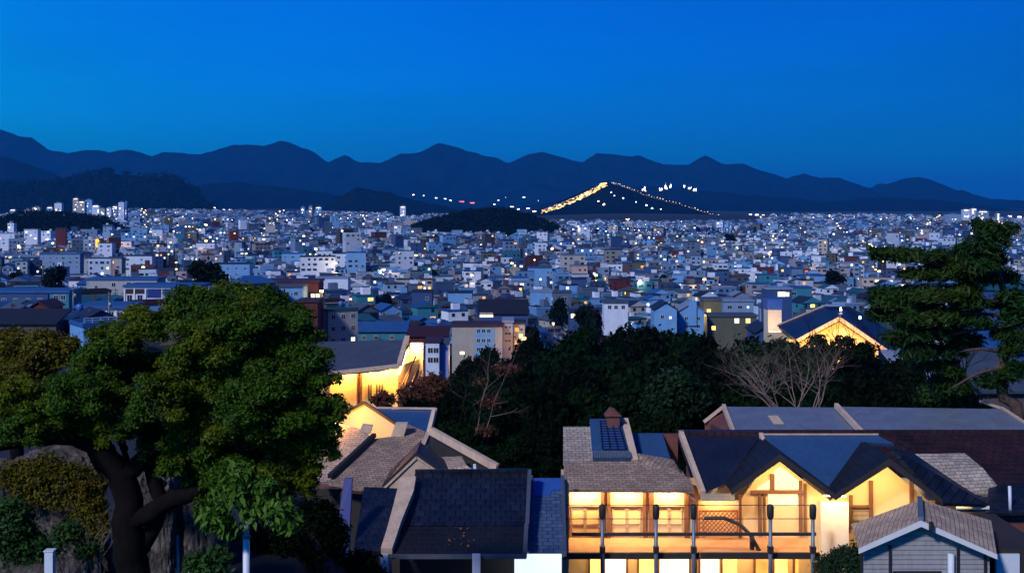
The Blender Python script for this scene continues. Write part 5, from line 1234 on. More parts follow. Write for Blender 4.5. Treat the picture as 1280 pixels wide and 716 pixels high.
for px, py, mt, w_, lab in FAR:
    p = on(px, py, 0); hh = 9; w_ *= p.y/4350; t = thing('far_building', lab or 'x', 'building', p-Vector((0, 0, 7)), 'lit buildings at the far edge of the city'); m = MB(); m.box(-w_*.7-3, w_*.7+3, 0, 10, 0, hh+3); lbuild(m, 'wall', 'cw_slate blue', t)
    m = MB(); m.box(-w_*.7, w_*.7, -1, -.01, hh-1.8*p.y/4350, hh+1.2*p.y/4350); lbuild(m, 'lit_window', mt, t)
    if not lab: UNIQ.append((t, {'dot_white': 'tiny white lit building', 'dot_cool': 'tiny bluish lit building', 'dot_warm': 'tiny amber lit building'}[mt]+' at the far edge of the city '+('on the left' if px < 400 else 'left of the floodlit wall' if px < 700 else 'below the right mountains'), px, py))

# --- landmarks: blocks read off the photo
SKIP = []
def block(px0, px1, py0, py1, d, dep, wall, roof, label, cat='building', rows=(), name='apartment_block', rz=0, roofk='flat', zb=None, over=.3, extra=None):
    """front face covers px0..px1, roof line at py0; rows = [(py, [px...], size, pane, scale)]"""
    x0, x1 = xat(px0, d), xat(px1, d); zt = zat(py0, d); xc = (x0+x1)/2
    z = T(xc, d)-1.5 if zb is None else zb
    z = min(z, zat(py1, d))
    t = thing(name, label, cat, (xc, d, z), None)
    w_ = x1-x0; h = zt-z
    m = MB(); m.box(-w_/2, w_/2, 0, dep, 0, h)
    if roofk == 'gable': m.prism([(-w_/2, 0, h+.002), (w_/2, 0, h+.002), (0, 0, h+w_*.3)], (0, dep, 0))
    lbuild(m, 'wall', 'cw_'+wall, t)
    m = MB()
    if roofk == 'flat': m.box(-w_/2-over, w_/2+over, -over, dep+over, h+.003, h+.55)
    elif roofk == 'gable':
        for s_ in (-1, 1): m.slab([(0, -.4, h+w_*.3+.1), (0, dep+.4, h+w_*.3+.1), (s_*(w_/2+.4), dep+.4, h-.12), (s_*(w_/2+.4), -.4, h-.12)], .22)
    elif roofk == 'slope': m.slab([(-w_/2-over, -.6, h+.05), (w_/2+over, -.6, h+.05), (w_/2+over, dep+.4, h+dep*.28), (-w_/2-over, dep+.4, h+dep*.28)], .25)
    lbuild(m, 'roof', 'cr_'+roof, t)
    for py, pxs, size, pane, sc in rows:
        for px in pxs: win(t, xat(px, d)-xc, -.004, zat(py, d)-z-.6*sc, 0, size, pane, sc)
    SKIP.append((px0-4, px1+4, d-12, d+dep+8))
    if extra: extra(t, w_, dep, h, xc, d, z)
    return t
gd, ww, wp, wo, wc = 'glass_dark', 'win_warm', 'win_pale', 'win_orange', 'win_cool'
def pil(pxs, py0, py1, mat='plaster_white', nm='pilaster', wd=.35):
    def f(t, w_, dep, h, xc, d, z):
        for px in pxs:
            m = MB(); x = xat(px, d)-xc; m.box(x-wd/2, x+wd/2, -.22, -.003, zat(py1, d)-z, zat(py0, d)-z); lbuild(m, nm, mat, t)
    return f
# left edge, near
def x_balcony(t, w_, dep, h, xc, d, z):
    pil((98, 110, 121, 133, 145, 155), 386, 399)(t, w_, dep, h, xc, d, z)
    m = MB(); m.box(-w_/2, w_/2, -1.4, -.23, zat(400, d)-z-.5, zat(397.5, d)-z); lbuild(m, 'balcony', 'plaster_white', t)
    m = MB(); m.slab([(xat(74, d-8)-xc, -9, zat(414, d-8)-z), (xat(105, d-8)-xc, -9, zat(418, d-8)-z), (xat(113, d)-xc, -1.4, zat(399, d)-z), (xat(96, d)-xc, -1.4, zat(400, d)-z)], .3); lbuild(m, 'awning_roof', 'plaster_cream', t)
    m = MB(); m.box(xat(107, d-3)-xc, xat(137, d-3)-xc, -3, -1.45, 0, zat(411, d-3)-z); lbuild(m, 'porch', 'cw_lilac', t)
block(97, 156, 385, 425, 250, 10, 'white', 'blue', 'white balcony house with blue flat roof just above the olive tree', 'house', [(393, (103, 115, 127, 139, 150), 's', gd, .95), (408, (116,), 't', gd, 1.1)], name='balcony_house', extra=x_balcony, over=.8)
def x_blue(t, w_, dep, h, xc, d, z):
    pil((156, 168, 182, 203, 220, 244), 361, 390)(t, w_, dep, h, xc, d, z)
    for a, b, mt in ((157, 167, 'cr_maroon'), (169, 181, 'cr_maroon'), (184, 202, 'paint_blue'), (205, 219, 'paint_blue')):
        m = MB(); m.box(xat(a, d)-xc, xat(b, d)-xc, -.1, -.003, zat(372 if mt != 'cr_maroon' else 367, d)-z, zat(361, d)-z); lbuild(m, 'panel', mt, t)
    for a, b in ((184, 202), (205, 219), (222, 240)):
        m = MB(); m.box(xat(a, d)-xc, xat(b, d)-xc, -.1, -.003, zat(388, d)-z, zat(377, d)-z); lbuild(m, 'panel', 'cr_maroon', t)
block(155, 250, 359, 395, 300, 10, 'white', 'blue', 'white framed building with bright blue and maroon panels above the big tree', 'building', [(372, (162, 175), 's', gd, 1.1), (366, (229, 236), 'w', gd, .9)], extra=x_blue)
block(62, 86, 366, 392, 268, 8, 'teal', 'blue', 'teal walled house left of the white balcony house', 'house', [(372, (70, 79), 's', gd, .9)], name='city_house')
block(36, 60, 384, 400, 240, 8, 'dark red', 'maroon', 'dark red gabled house with pale roof edge at the left edge', 'house', name='city_house', roofk='gable')
block(-30, 60, 366, 384, 285, 10, 'slate blue', 'blue', 'long slate blue building with low roof at the left edge', 'building', [(376, (5, 20, 35, 50), 's', gd, .9)])
block(-60, 70, 404, 420, 215, 7, 'brown', 'black', 'dark brown roofed barn just above the olive tree', 'barn', name='barn', roofk='slope')
block(108, 196, 350, 366, 345, 9, 'cream', 'blue', 'long pale building with blue roof and two dark openings behind the white balcony house', 'building', [(356, (142,), 's', gd, 1), (355, (161, 172), 's', gd, 1), (359, (120, 186), 's', gd, .8)])
block(300, 398, 353, 372, 330, 9, 'dark red', 'maroon', 'long maroon roofed terrace behind the top of the big tree', 'building', [(365, (318, 330), 's', wc, .9), (364, (350, 362), 'w', gd, .8)])
block(325, 378, 359, 380, 318, 8, 'pale blue', 'grey', 'pale blue house in front of the maroon roofed terrace', 'house', [(367, (333, 345), 's', wc, .9), (367, (358, 370), 's', gd, .9)], name='city_house')
block(371, 397, 378, 415, 300, 9, 'dark red', 'maroon', 'tall plain dark red block right of the big tree top', 'building')
block(386, 402, 366, 380, 330, 6, 'cream', 'black', 'small cream house with a bright lit doorway behind the dark red block', 'house', [(374, (391, 397), 't', wp, 1.0)], name='city_house')
block(200, 240, 388, 400, 240, 6, 'brown', 'navy', 'low brown house peeping over the big tree', 'house', name='city_house')
# centre
def x_apt(t, w_, dep, h, xc, d, z):
    m = MB(); m.box(xat(594, d)-xc, xat(618, d)-xc, -.14, -.003, 0, h-.4); lbuild(m, 'stair_bay', 'cw_pale blue', t)
    m = MB(); m.box(xat(606, d)-xc, xat(627, d)-xc, -.1, -.003, zat(444, d)-z, zat(434, d)-z); lbuild(m, 'painted_glow', 'cw_pink', t)  # pink panel paints a warm glow onto the lower front
t_ap = block(565, 628, 408, 450, 300, 9, 'beige', 'maroon', 'beige apartment block with a blue stair bay of small dark windows', 'apartment block', [], extra=x_apt)
for py in (414, 426, 437):
    for px in (598, 604.5, 611): win(t_ap, xat(px, 300)-t_ap.location.x, -.145, zat(py+2, 300)-t_ap.location.z, 0, 's', gd, .8)
block(629, 641, 403, 440, 304, 9, 'lilac', 'pale', 'narrow lilac block joined to the right of the beige apartment block', 'apartment block', [(409, (633, 637), 's', gd, .6), (417, (633, 637), 's', gd, .6), (426, (633, 637), 's', gd, .6)])
block(642, 656, 405, 445, 306, 7, 'cream', 'black', 'orange lit narrow block at the right of the lilac one', 'apartment block', [(412, (646,), 's', wo, .8), (420, (651,), 's', ww, .8), (428, (646,), 's', wo, .8), (412, (652,), 's', gd, .6)])
block(532, 549, 428, 470, 270, 7, 'white', 'maroon', 'small white house with four square windows right of the amber hall', 'house', [(438, (538, 545), 's', gd, 1), (450, (538, 545), 's', gd, 1)], name='city_house')
block(549, 560, 430, 470, 272, 8, 'lilac', 'grey', 'lilac sided house behind the small white four windowed one', 'house', [], name='city_house')
block(510, 560, 420, 440, 320, 7, 'dark red', 'maroon', 'low maroon roofed house above the amber hall gable', 'house', [], name='city_house', roofk='slope')
block(425, 508, 414, 430, 330, 7, 'teal', 'blue', 'long blue roofed house right above the amber hall', 'house', [(422, (440, 455, 470, 490), 's', gd, .9)], name='city_house', roofk='slope')
block(598, 660, 392, 402, 360, 12, 'slate blue', 'black', 'wide dark roofed house with one bright window behind the beige apartment block', 'house', [(394, (604, 612), 'w', wp, 1.0)], name='city_house', roofk='slope')
block(620, 640, 376, 388, 420, 8, 'pink', 'brown' if False else 'maroon', 'pink lit house front with dark windows above the wide dark roof', 'house', [(381, (626, 631), 's', gd, .9), (381, (636,), 's', wo, .9)], name='city_house')
# right centre
def x_tall(t, w_, dep, h, xc, d, z):
    m = MB(); m.prism([(-w_*.15, -.5, h-4), (w_*.2, -.5, h-4), (w_*.2, -.5, h+2.5), (-w_*.1, -.5, h+2.5)], (0, 2, 0)); lbuild(m, 'stack', 'cw_pale blue', t)
block(848, 880, 388, 425, 330, 8, 'pale blue', 'pale', 'tall pale blue gabled house with a broad chimney stack above the gully wood', 'house', [(398, (858, 873), 's', gd, .8), (408, (858, 873), 's', gd, .8)], name='city_house', extra=x_tall, roofk='gable')
block(818, 846, 386, 425, 325, 9, 'pale blue', 'navy', 'pale blue house with dark gabled roof left of the chimney stack house', 'house', [(396, (828,), 's', gd, .8), (397, (838,), 's', wc, .6)], name='city_house', roofk='gable')
block(880, 902, 376, 396, 350, 8, 'olive', 'grey', 'olive walled house with a small yellow window beside the pale blue stack', 'house', [(389, (886,), 's', ww, 1.0)], name='city_house')
block(884, 946, 396, 420, 335, 8, 'olive', 'grey', 'wide olive building with two glowing yellow windows above the bare tree', 'building', [(401, (921,), 's', wp, 1.1), (401, (935,), 's', ww, 1.1), (410, (892,), 's', ww, 1.0)])
block(904, 942, 377, 393, 365, 8, 'light grey', 'pale', 'long light grey building above the wide olive one', 'building', [(384, (912, 925), 'w', gd, .7), (384, (935,), 's', wc, .6)])
block(958, 990, 362, 373, 390, 8, 'slate blue', 'pale', 'low building with a bright lit shop window left of the amber gable roof', 'building', [(368, (977,), 'w', wp, 1.2), (368, (984,), 's', wp, 1.1)])
block(755, 785, 379, 392, 385, 8, 'white', 'grey', 'white house front with dark square windows above the middle of the gully', 'house', [(384, (762, 770, 779), 's', gd, 1)], name='city_house')
block(712, 728, 391, 400, 360, 8, 'slate blue', 'navy', 'house with one large bright window above the left of the gully', 'house', [(395, (718, 723), 'w', wp, 1.0)], name='city_house')
# behind and below the pine
block(1168, 1205, 358, 376, 380, 9, 'white', 'navy', 'white house with tall dark windows and one lit window behind the pine', 'house', [(366, (1174, 1180, 1186), 's', gd, 1), (366, (1194,), 's', wp, 1)], name='city_house')
block(1205, 1290, 362, 380, 350, 12, 'slate blue', 'teal', 'wide dark teal roofed hall behind the pine trunk', 'hall', [], roofk='slope', name='hall')
def x_pk(t, w_, dep, h, xc, d, z):
    m = MB()
    for i in range(16): xx = lerp(-w_/2, w_/2, i/15); m.bar((xx, -.9, h), (xx, -.9, h+1.5), .14)
    m.bar((-w_/2, -.9, h+1.5), (w_/2, -.9, h+1.5), .12); lbuild(m, 'balustrade', 'plaster_white', t)
block(1150, 1225, 450, 472, 165, 8, 'lilac', 'pale', 'lilac house with white roof balustrade seen under the pine', 'house', [(459, (1160, 1180), 's', gd, .8), (459, (1200,), 's', wc, .7)], name='city_house', extra=x_pk, over=1)
block(1130, 1150, 470, 500, 150, 8, 'pale blue', 'pale', 'pale roofed shed with round edge below the pine', 'shed', [], name='shed', roofk='slope')
block(1228, 1300, 440, 470, 170, 9, 'slate blue', 'blue', 'slate blue house at the right edge behind the pine trunk', 'house', [(455, (1245, 1262), 's', gd, 1)], name='city_house', roofk='slope')
block(1225, 1300, 488, 510, 105, 9, 'brown', 'grey', 'low grey roofed cottage at the right edge under the pine', 'cottage', [], name='cottage', roofk='slope')
block(945, 972, 414, 440, 210, 8, 'slate blue', 'navy', 'small navy gabled house left of the amber gable house', 'house', [], name='city_house', roofk='gable')
block(1108, 1128, 428, 455, 190, 8, 'slate blue', 'grey', 'small slate blue extension right of the amber gable', 'house', [], name='city_house', roofk='slope')
# the larger pale blocks, left and middle distance
BIG = [(30, 47, 287, 1250, 'white', 'a lit top', wp), (122, 140, 304, 1000, 'white', '', gd), (50, 100, 318, 900, 'light grey', '', gd), (105, 152, 323, 820, 'cream', '', gd), (155, 190, 320, 860, 'white', '', gd), (163, 184, 286, 1450, 'pale blue', '', gd),
       (185, 203, 287, 1500, 'white', '', wp), (218, 232, 285, 1480, 'slate blue', '', wc), (233, 246, 291, 1420, 'olive', '', ww), (245, 268, 304, 1100, 'white', '', wp), (268, 312, 330, 700, 'pale blue', '', gd), (148, 164, 302, 1150, 'white', '', gd),
       (293, 302, 303, 1080, 'light grey', '', gd), (303, 313, 303, 1090, 'light grey', '', wc), (352, 380, 317, 900, 'pale blue', '', gd), (400, 437, 317, 820, 'white', '', gd), (395, 435, 348, 560, 'white', '', gd), (478, 497, 312, 1000, 'light grey', '', gd), (495, 512, 310, 1080, 'pale blue', '', wp),
       (515, 540, 365, 500, 'slate blue', '', gd), (560, 590, 366, 520, 'pale blue', '', gd), (660, 690, 335, 760, 'pale blue', '', gd), (663, 690, 365, 520, 'pale blue', '', gd), (715, 733, 349, 640, 'slate blue', '', wc), (680, 714, 366, 540, 'grey', '', wc),
       (1045, 1060, 333, 900, 'cream', '', ww), (1060, 1085, 322, 1050, 'cream', '', wp), (1000, 1040, 345, 720, 'pale blue', '', gd), (985, 1015, 360, 560, 'teal', '', gd), (1210, 1240, 375, 420, 'cream', '', wc), (0, 18, 292, 1150, 'white', '', gd), (380, 398, 300, 1200, 'grey', '', wo)]
zone_names = [(-999, 180, 'left of the big tree'), (180, 430, 'above the big tree'), (430, 560, 'above the amber hall'), (560, 700, 'above the beige apartment block'), (700, 880, 'above the gully wood'), (880, 1000, 'above the bare tree'), (1000, 1120, 'above the amber gable'), (1120, 3000, 'behind the pine')]
def zone(px):
    for a, b, n_ in zone_names:
        if px < b: return n_
rr = random.Random(77)
for i, (a, b, py0, d, wl, f, pane) in enumerate(BIG):
    rows = []; nc = max(2, int((b-a)*d/F/4.5))
    for q in range(3):
        pz = py0+(2.6+3.2*q)*F/d
        for c in range(nc):
            if rr.random() < .8: rows.append((pz, (lerp(a, b, (c+.5)/nc),), 'w' if rr.random() < .4 else 's', pane if pane != gd and rr.random() < .5 else gd, 1.1))
    rf = rr.choice(['navy', 'grey', 'pale', 'blue'])
    o = block(a, b, py0, py0+30, d, 9, wl, rf, 'x', 'apartment block', rows)
    UNIQ.append((o, 'large %s block with %s roof %s, standing above its neighbours' % (wl, rf, zone((a+b)/2)), (a+b)/2, py0))
block(104, 112, 299, 312, 1150, 9, 'brown', 'grey', 'narrow brown block beside the bright orange one', 'building')
t = block(111, 124, 299, 312, 1130, 12, 'cream', 'grey', 'block washed in bright orange light above the left of the big tree', 'building')
ptlight(t, (xat(117, 1120), 1118, zat(302, 1118)), 30000, (1, .42, .04), 1)
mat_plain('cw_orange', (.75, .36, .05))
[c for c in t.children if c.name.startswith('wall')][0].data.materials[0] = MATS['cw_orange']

# towers far away
TW_ = [(12, 20, 262, 3000), (30, 38, 262, 2950), (40, 50, 259, 2900), (58, 66, 259, 2900), (68, 77, 254, 2850), (91, 98, 248, 2900), (98, 106, 252, 2850), (106, 115, 250, 3000), (115, 124, 257, 2800), (124, 131, 261, 2750), (133, 139, 260, 2800), (140, 147, 258, 2900), (148, 155, 253, 2700), (156, 158, 252, 2750),
       (376, 381, 259, 3000), (386, 390, 258, 2900), (394, 402, 259, 2950), (500, 507, 258, 3300), (787, 795, 283, 2700), (1182, 1202, 268, 2600), (1204, 1212, 262, 2650), (1214, 1221, 261, 2700), (1222, 1236, 264, 2500), (1246, 1250, 267, 2700)]
for i, (a, b, py0, d) in enumerate(TW_):
    wl = rr.choice(['white', 'light grey', 'pale blue', 'cream', 'white'])
    x = (xat(a, d)+xat(b, d))/2; z = T(x, d)-3; h = zat(py0, d)-z; w_ = max(3, xat(b, d)-xat(a, d))
    t = thing('tower_block', 'x', 'tower block', (x, d, z), 'distant tower blocks')
    m = MB(); m.box(-w_/2, w_/2, 0, 12, 0, h); lbuild(m, 'wall', 'cw_'+wl, t)
    m = MB(); m.box(-w_/4, w_/4, 3, 9, h+.01, h+3); lbuild(m, 'roof_hut', 'cw_grey', t)
    lit_top = rr.random() < .5
    for q in range(9):
        m = MB(); xx = rr.uniform(-w_/2+1, w_/2-2.5); zz = h-3-rr.random()*h*.7; m.box(xx, xx+1.6, -.1, -.003, zz, zz+1.6); lbuild(m, 'window', rr.choice(['glass_dark', 'glass_dark', 'dot_warm', 'dot_white', 'win_pale']), t)
    if lit_top: m = MB(); m.box(-w_/3, w_/3, -.3, -.005, h-2.2, h-.6); lbuild(m, 'lit_sign', 'win_pale', t)
    UNIQ.append((t, '%s%s tower block %s' % ('lit topped ' if lit_top else '', wl, 'on the far left skyline' if b < 200 else 'on the far skyline' if b < 900 else 'near the right foot of the mountains'), (a+b)/2, py0))

# --- the houses one can single out
def treeline(px):
    pts = [(-50, 405), (90, 405), (160, 392), (235, 372), (300, 368), (370, 378), (405, 412), (430, 422), (515, 424), (530, 455), (560, 452), (640, 446), (700, 430), (960, 430), (1120, 445), (1140, 470), (1300, 480)]
    return float(np.interp(px, [p[0] for p in pts], [p[1] for p in pts]))
def theta(x, y): return .42*math.sin(x*.0052+1.0+y*.0013)+.22*math.sin(y*.0061-x*.003)
WK = ['white']*5+['pale blue']*5+['light grey']*4+['grey']*3+['teal', 'slate blue', 'slate blue', 'slate blue', 'slate blue', 'cream', 'cream', 'pink', 'brown', 'dark red', 'olive', 'beige']
RK = ['navy', 'navy', 'blue', 'blue', 'blue', 'teal', 'teal', 'maroon', 'grey', 'grey', 'pale', 'black', 'navy']
def skip(x, y):
    px = CX+F*x/y
    for a, b, c, d_ in SKIP:
        if a < px < b and c < y < d_: return True
    if y < 215 and px > 380: return True
    if 950 < px < 1140 and y < 235: return True
    if y < 305 and 380 < px < 565: return True
    return False
cand = []
def cells(y0, y1, s, jit=.16):
    yy = y0
    while yy < y1:
        n_ = int(yy*.46/s)+2
        sh = (int(yy/s) % 2)*s*.5
        for i in range(-n_, n_+1):
            yield i*s+sh+rr.uniform(-jit, jit)*s, yy+rr.uniform(-jit, jit)*s
        yy += s
for x, y in cells(215, 640, 10.9):
    if abs(x/y) > .44 or skip(x, y): continue
    px = CX+F*x/y
    if rr.random() < .05: continue
    h = rr.choice([3.2, 5.8, 6.2, 6.5, 8.6, 9, 9.2, 11.8]) if y > 300 else rr.choice([3.2, 5.8, 6.2])
    pt = proj((x, y, T(x, y)+h+1))[1]
    if pt > treeline(px)-2: continue
    cand.append((y, x, h))
cand.sort()
NIND = 285-len(TW_)*0
near = cand[:NIND]; rest = cand[NIND:]
lab_count = {}
for y, x, h in near:
    w_ = rr.uniform(7, 11); dp = rr.uniform(6.5, 9.5)
    wl = rr.choice(WK); rf = rr.choice(RK); kd = rr.choice(['flat', 'flat', 'flat', 'gabled', 'sloping', 'hipped', 'gabled'])
    ft = rr.choice(FEATS if kd == 'flat' else ['', 'a front balcony', 'a television aerial', 'a chimney', 'a dark awning', 'a blue water tank'])
    t, ns, nl = city_house(x, y, w_, dp, h, theta(x, y)+rr.uniform(-.06, .06), wl, rf, kd, ft, rr)
    px, py = proj((x, y, T(x, y)+h))
    lt = ' all unlit' if nl == 0 and not ft else ''
    UNIQ.append((t, '%s %s house, %s %s roof%s, %s' % (wl, NUMW[ns], kd, rf, ', '+ft.replace('a ', '', 1) if ft else lt, zone(px)), px, py))

for i in range(16):
    d = 225+i*13+rr.uniform(-4, 4); px = rr.uniform(10, 260) if i % 2 else rr.uniform(560, 1080)
    if i % 2 == 0: d += 120
    x = xat(px, d); z = T(x, d); H_ = rr.uniform(9, 11)
    t = thing('utility_pole', 'x', 'utility pole', (x, d, z), 'utility poles among the nearer houses', rr.uniform(-.5, .5))
    m = MB(); m.tube([(0, 0, 0), (0, 0, H_)], [.17, .11], 8); lbuild(m, 'pole', 'steel_grey', t)
    for q in (.6, 1.3):
        m = MB(); m.bar((-1, -.16, H_-q), (1, -.16, H_-q), .12); lbuild(m, 'crossarm', 'wood_dark', t)
    m = MB(); m.tube([(.4, -.1, H_-2.9), (.4, -.1, H_-2)], .26, 8); lbuild(m, 'transformer', 'tank_steel', t)
    UNIQ.append((t, 'slim grey utility pole with two crossarms %s' % zone(px), px, proj((x, d, z+H_))[1]))
# --- the rest of the city: nobody could count it, one object
CV = []; CF = []; CMi = []
def cbox(x, y, z0, z1, hw, hd, ca, sa, wm, rm=None, ox=0, oy=0):
    k_ = len(CV)
    for lx, ly in ((-hw, -hd), (hw, -hd), (hw, hd), (-hw, hd)):
        lx += ox; ly += oy; X = x+lx*ca-ly*sa; Y_ = y+lx*sa+ly*ca
        CV.append((X, Y_, z0)); CV.append((X, Y_, z1))
    for i in range(4):
        j = (i+1) % 4; CF.append((k_+2*i, k_+2*j, k_+2*j+1, k_+2*i+1)); CMi.append(wm)
    CF.append((k_+1, k_+3, k_+5, k_+7)); CMi.append(rm if rm is not None else wm)
def cquad(x, y, ca, sa, lx0, lx1, ly, z0, z1, mi_):
    k_ = len(CV)
    for lx, zz in ((lx0, z0), (lx1, z0), (lx1, z1), (lx0, z1)): CV.append((x+lx*ca-ly*sa, y+lx*sa+ly*ca, zz))
    CF.append((k_, k_+1, k_+2, k_+3)); CMi.append(mi_)
def cgable(x, y, z0, z1, hw, hd, ca, sa, rm, wm):
    k_ = len(CV)
    for lx, ly, zz in ((-hw, -hd, z0), (hw, -hd, z0), (hw, hd, z0), (-hw, hd, z0), (0, -hd, z1), (0, hd, z1)): CV.append((x+lx*ca-ly*sa, y+lx*sa+ly*ca, zz))
    for f, mm in (((0, 4, 5, 3), rm), ((1, 2, 5, 4), rm), ((0, 1, 4, 4), wm)):
        if len(set(f)) == 4: CF.append(tuple(k_+i for i in f)); CMi.append(mm)
    # gable end as a quad with its apex doubled a hair apart
    CV.append((CV[k_+4][0]+.02, CV[k_+4][1], CV[k_+4][2])); CF.append((k_, k_+1, k_+6, k_+4)); CMi.append(wm)
MW = {k_: MI['cw_'+k_] for k_ in WALLS}; MR = {k_: MI['cr_'+k_] for k_ in ROOFS}
GLS = MI['glass_dark']
def filler(x, y, h, w_, dp, det, warm):
    ca, sa = math.cos(theta(x, y)+rr.uniform(-.08, .08)), math.sin(theta(x, y))
    n_ = math.hypot(ca, sa); ca /= n_; sa /= n_
    z = T(x, y)-1; hw, hd = w_/2, dp/2; wk = rr.choice(WK); wm = MW[wk]; rm = MR[rr.choice(RK)]
    gb = rr.random() < .35 and h < 12
    cbox(x, y, z, z+h+1, hw, hd, ca, sa, wm, rm)
    zt = z+h+1
    if gb: cgable(x, y, zt, zt+w_*.24, hw+.4, hd+.4, ca, sa, rm, wm)
    else:
        if det < 3: cbox(x, y, zt+.01, zt+.6, hw+.15, hd+.15, ca, sa, wm if rr.random() < .5 else rm, rm)
        if rr.random() < .5: cbox(x, y, zt+.5, zt+2.4+rr.random(), rr.uniform(1, 1.8), rr.uniform(1, 1.8), ca, sa, rr.choice([wm, MW['white'], MW['grey']]), rm, rr.uniform(-.4, .4)*hw, rr.uniform(-.4, .4)*hd)
        if rr.random() < .25: cbox(x, y, zt+.5, zt+2.1, .7, .7, ca, sa, MI['tank_white'], None, rr.uniform(-.6, .6)*hw, -.3*hd)
    nst = max(1, round(h/3)); nc = max(1, int(w_/3))
    if det == 1:
        for s_ in range(max(0, nst-3), nst):
            for c in range(nc):
                if rr.random() < .25: continue
                lx = -hw+w_*(c+.5)/nc; zz = z+1+s_*3+.9; ww_ = .65 if rr.random() < .7 else 1.1
                q = rr.random()
                mi_ = GLS if q > warm else MI[rr.choice(['win_warm', 'win_pale', 'win_cool', 'win_cool', 'win_orange', 'win_pale'])]
                cquad(x, y, ca, sa, lx-ww_, lx+ww_, -hd-.05, zz, zz+1.3, mi_)
        for s_ in range(max(0, nst-2), nst):
            for sd_ in (-1, 1):
                if rr.random() < .6:
                    # side window: thin box standing proud of the side wall
                    cbox(x, y, z+1+s_*3+.9, z+1+s_*3+2.2, .05, .6, ca, sa, GLS if rr.random() > warm else MI['win_warm'], None, sd_*(hw+.02), rr.uniform(-.5, .5)*hd)
    elif det == 2:
        for s_ in range(max(0, nst-2), nst):
            for c in range(max(1, nc-1)):
                if rr.random() < .45: continue
                lx = -hw+w_*(c+.5)/max(1, nc-1); zz = z+1+s_*3+.8
                q = rr.random(); mi_ = GLS if q > warm else MI[rr.choice(['win_warm', 'win_pale', 'win_cool', 'dot_white', 'dot_cool', 'dot_warm'])]
                cquad(x, y, ca, sa, lx-.9, lx+.9, -hd-.06, zz, zz+1.5, mi_)
    else:
        if rr.random() < warm*1.6:
            lx = rr.uniform(-.6, .6)*hw; zz = zt-rr.uniform(1, 4); k_ = rr.uniform(.6, 1.3)
            cquad(x, y, ca, sa, lx-k_, lx+k_, -hd-.1, zz-k_, zz+k_, MI[rr.choice(['dot_warm', 'dot_white', 'dot_cool', 'dot_white', 'dot_cool', 'win_pale', 'dot_warm', 'dot_warm'])])
        if rr.random() < .5: cquad(x, y, ca, sa, -hw*.7, hw*.7, -hd-.08, zt-3.4, zt-1.6, GLS)
def blocked(x, y):
    px = CX+F*x/y
    if 500 < px < 718 and 1790 < y < 2110: return True
    if -20 < px < 172 and 1800 < y < 2010: return True
    return False
AVE = [(-.31, 40, 7), (-.17, -60, 8), (-.02, 30, 8), (.12, -90, 7), (.24, 60, 8), (.36, -60, 7)]
def avenue(x, y):
    for a, b, hw_ in AVE:
        if abs(x-(a*y+b)) < hw_: return True
    for c, sl_, hw_ in ((700, .25, 7), (980, -.2, 8), (1350, .15, 9), (1800, -.12, 11), (2400, .1, 13), (3000, .06, 15)):
        if abs(y-(c+sl_*x)) < hw_: return True
    return False
def dist_warm(x, y):   # lights come in clusters
    return .5+.9*max(0, mnoise.noise(Vector((x*.004, y*.004, 3.3)))*2)
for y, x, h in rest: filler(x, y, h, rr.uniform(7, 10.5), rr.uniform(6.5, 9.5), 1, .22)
for (y0, y1, s, det) in ((640, 1150, 11.4, 1), (1150, 2100, 13.5, 2), (2100, 4350, 19, 3)):
    for x, y in cells(y0, y1, s, .2):
        if abs(x/y) > .445 or skip(x, y) or blocked(x, y) or rr.random() < .05: continue
        if y > 3300+700*mnoise.noise(Vector((x*.0012, 0, 7)))+300*(1 if abs(x/y) > .2 else .4): continue
        if mnoise.noise(Vector((x*.0055, y*.003, 9))) > .47 and y > 700: continue     # parks and wooded patches
        h = rr.choice([3.5, 6, 6, 6.5, 9, 9, 9.5, 12, 12])
        q = rr.random(); px = CX+F*x/y
        if q < (.045 if px < 560 else .012) and y < 3000: h = rr.uniform(14, 22)
        if q < .005 and px < 560: h = rr.uniform(22, 32)
        if y > 2500: h = min(h, 9)
        w_ = s*rr.uniform(.5, .98); dp = s*rr.uniform(.5, .9)
        if rr.random() < .09: w_ *= 1.7
        if avenue(x, y): continue
        if h > 14: w_ *= 1.25
        filler(x, y, h, w_, dp, det, (.19 if det == 1 else .24 if det == 2 else .24)*dist_warm(x, y))
for a, b, hw_ in AVE:
    y = 660
    while y < 3600:
        x = a*y+b+rr.uniform(-12, 12); z = T(x, y)
        if not skip(x, y) and not blocked(x, y):
            k_ = .25+y*.00028; cbox(x, y, z, z+8, .12, .12, 1, 0, MW['grey']); cbox(x, y-1, z+8.01, z+8.01+k_*1.6, k_, k_, 1, 0, MI['dot_warm'] if rr.random() < .6 else MI['dot_white'])
        y += (40+y*.02)*rr.uniform(.5, 2.2)
o = npmesh('city_sprawl', np.array(CV), np.array(CF), CITY_M, mi=CMi); setp(o, kind='stuff')
